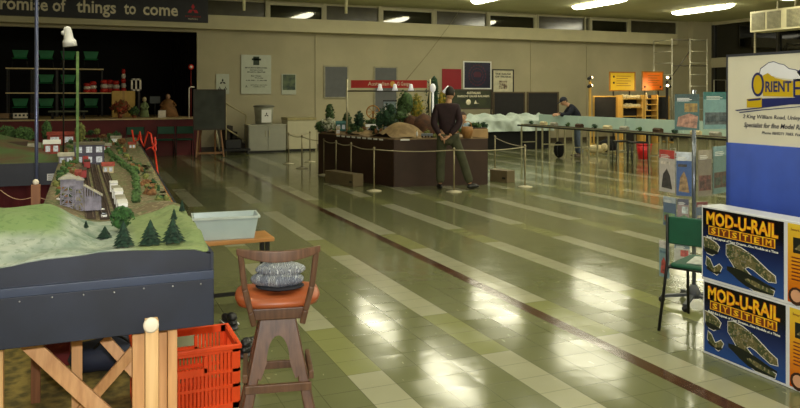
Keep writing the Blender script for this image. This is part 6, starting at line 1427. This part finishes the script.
p = PY(191, 70, 21.75); t = thing('round_sign', 'round red and white sign on a thin post at the right of the stage', 'sign', (p.x - .06, 21.3, 1.0)); zz = PY(194, 67, 21.3).z - 1; MB().tube([(0, 0, 0), (0, 0, zz)], .012, 6).build('post', mat('red_post', (130, 30, 26), .5), t); MB().lathe([(.075, 0), (.075, .015)], (0, -.0, zz), 16, R=Matrix.Rotation(PI / 2, 3, 'X')).build('disc', rs, t); MB().lathe([(.04, .016), (.04, .02)], (0, 0, zz), 12, R=Matrix.Rotation(PI / 2, 3, 'X')).build('disc_centre', ws_, t)
p = PY(195, 100, 20.95); t = thing('tube_frame', 'white tube frame standing on the stage edge behind the easel', 'frame', (p.x - .16, 20.95, 1.0)); h_ = PY(195, 87, 20.95).z - 1; MB().tube([(-.0, 0, 0), (-.0, 0, h_ - .04), (.04, 0, h_), (.14, 0, h_)], .018, 8).build('hoop', ws_, t); MB().tube([(0, 0, 0), (0, .25, 0)], .015, 6).build('foot', ws_, t)
# model stock along the stage edge at left and a bench rail
for k, (px, w_, m_, lb) in enumerate([(6, .34, mat('dull_tan', (130, 104, 76), .7), 'tan boxy object on the stage edge, farthest left'), (20, .5, ws_, 'long pale model carriage on the stage edge'), (33, .26, mat('dark_brown_obj', (60, 40, 34), .6), 'dark brown case on the stage edge left of the pole')]):
    p = PY(px, 115, 21.1); t = thing('model_carriage' if k == 1 else 'case', lb, 'model carriage' if k == 1 else 'case', (p.x, 21.1, 1.0)); MB().bb(-w_ / 2, w_ / 2, 0, .14, .03, .16).build('body', m_, t, bevel=.01)
    if k == 1: [MB().bb(-w_ / 2 + .04 + q * .09, -w_ / 2 + .09 + q * .09, -.004, .002, .08, .13).build('window', blk, t) for q in range(5)]
    MB().bb(-w_ / 2 + .03, w_ / 2 - .03, .02, .12, 0, .03).build('base', blk, t)
a, b = PY(48, 109, 21.3), PY(88, 109, 21.3); t = thing('bench', 'low grey green bench along the stage edge behind the green stick', 'bench', ((a.x + b.x) / 2, 21.3, 1.0)); w_ = b.x - a.x; MB().bb(-w_ / 2, w_ / 2, 0, .3, .17, .21).build('seat', mat('grey_green_board', (92, 96, 78), .7), t); [MB().bb(x - .03, x + .03, .02, .28, 0, .17).build('leg', dkf, t) for x in (-w_ / 2 + .1, w_ / 2 - .1)]
# green chairs on the floor in front of the stage
c0 = None
for k, (px, lb) in enumerate([(135, 'green chair in front of the stage behind the orange cord'), (165.5, 'green chair against the stage front, left of the pair by the easel'), (184.5, 'green chair against the stage front nearest the easel')]):
    p = PY(px, 130, 20.3)
    if c0 is None: c0 = thing('stacking_chair', lb, 'chair', (p.x, 20.2, 0), PI, 'green chairs in front of the stage'); chair_parts(c0); c0.rotation_euler = (0, 0, 0)
    else: dup(c0, (p.x, 20.2, 0), 0, lb)
# orange cord tangled over the right side of the layout
cordm = mat('orange_cord', (228, 60, 34), .45)
cp_ = [(132, 130), (134, 142), (138, 140), (140, 132), (141, 140), (144, 147), (146, 138), (148, 132), (151, 134), (152, 142), (154, 148), (155, 138), (156, 144), (152, 148), (155, 152), (156, 160), (157, 172)]
cd_ = thing('power_cord', 'orange cord tangled up over the right edge of the near layout', 'cord', (0, 0, 0))
MB().tube([PD(x, y, 9.4 - .03 * i + (.05 if i % 2 else 0)) for i, (x, y) in enumerate(cp_[:14])] + [PD(155, 152, 8.8), PD(156, 160, 8.4), PD(157.5, 172, 8.15), Vector((.80, 7.9, .3)), Vector((.80, 7.9, .012)), Vector((.9, 8.3, .012))], .011, 6).build('cord', cordm, cd_)
MB().tube([PD(x, y, 9.1) for x, y in ((146, 150), (149, 148), (153, 147), (155, 141), (155, 137))], .009, 6).tube([PD(153, 146, 9.1), PD(154, 152, 9.0), PD(156, 150, 9.05), PD(155, 141, 9.1)], .009, 6).build('loop', mat('red_cord_plastic', (236, 70, 60), .45), cd_)
# scrub over the central layout
R_ = random.Random(21); scr = MB()
for k in range(240):
    a, b = Pi[0], Pi[1]; x, y = R_.uniform(4.5, 7.2), R_.uniform(11.7, 16.2)
    if not inside(x, y, inset(P, .93)): continue
    if abs(x - md1.x) < .45 and abs(y - md1.y) < .45: continue
    crown(scr, (x, y, zc(x, y) + .03), R_.uniform(.03, .08), R_.uniform(.06, .17), 16, m=R_.randrange(4), leaf=.028, seed=k)
tag(scr.build('scrub', hm), 'low desert scrub and litter scattered over the central layout', 'scrub', kind='stuff')
R_ = random.Random(31); white_bl = mat('white_blossom', (200, 200, 180), .8, col2=(90, 100, 60), scale=22)
for k, (px, yb, h, cw) in enumerate([(321, 124, .22, 'ragged dark bush at the left tip of the central layout'), (328, 122, .30, 'white blossomed bush at the left tip of the central layout'), (354, 129, .14, 'low dark bush beside the teal hut'), (364, 130, .13, 'low bush left of the cream hut'), (352, 126, .18, 'bush behind the teal hut, second from it'), (395, 128, .3, 'dense dark bush beside the display cabinet'), (411, 128, .34, 'dense bush behind the yellow blossom tree'), (425, 127, .36, 'dense bush at the end of the gantry'), (437, 127, .34, 'bushy thicket behind the rocks')]):
    d = 15.2; p = PD(px, yb, d); t = thing('model_bush', cw, 'model tree', (p.x, p.y, zc(p.x, p.y) - .01)); MB().cone((0, 0, 0), .012, .008, h * .5, 6).build('trunk', trunk_m, t)
    crown(MB(), (0, 0, h * .55), h * .42 + .03, h * .9, 120, leaf=.035, seed=90 + k).build('foliage', white_bl if k == 1 else (gA, gB)[k % 2], t)
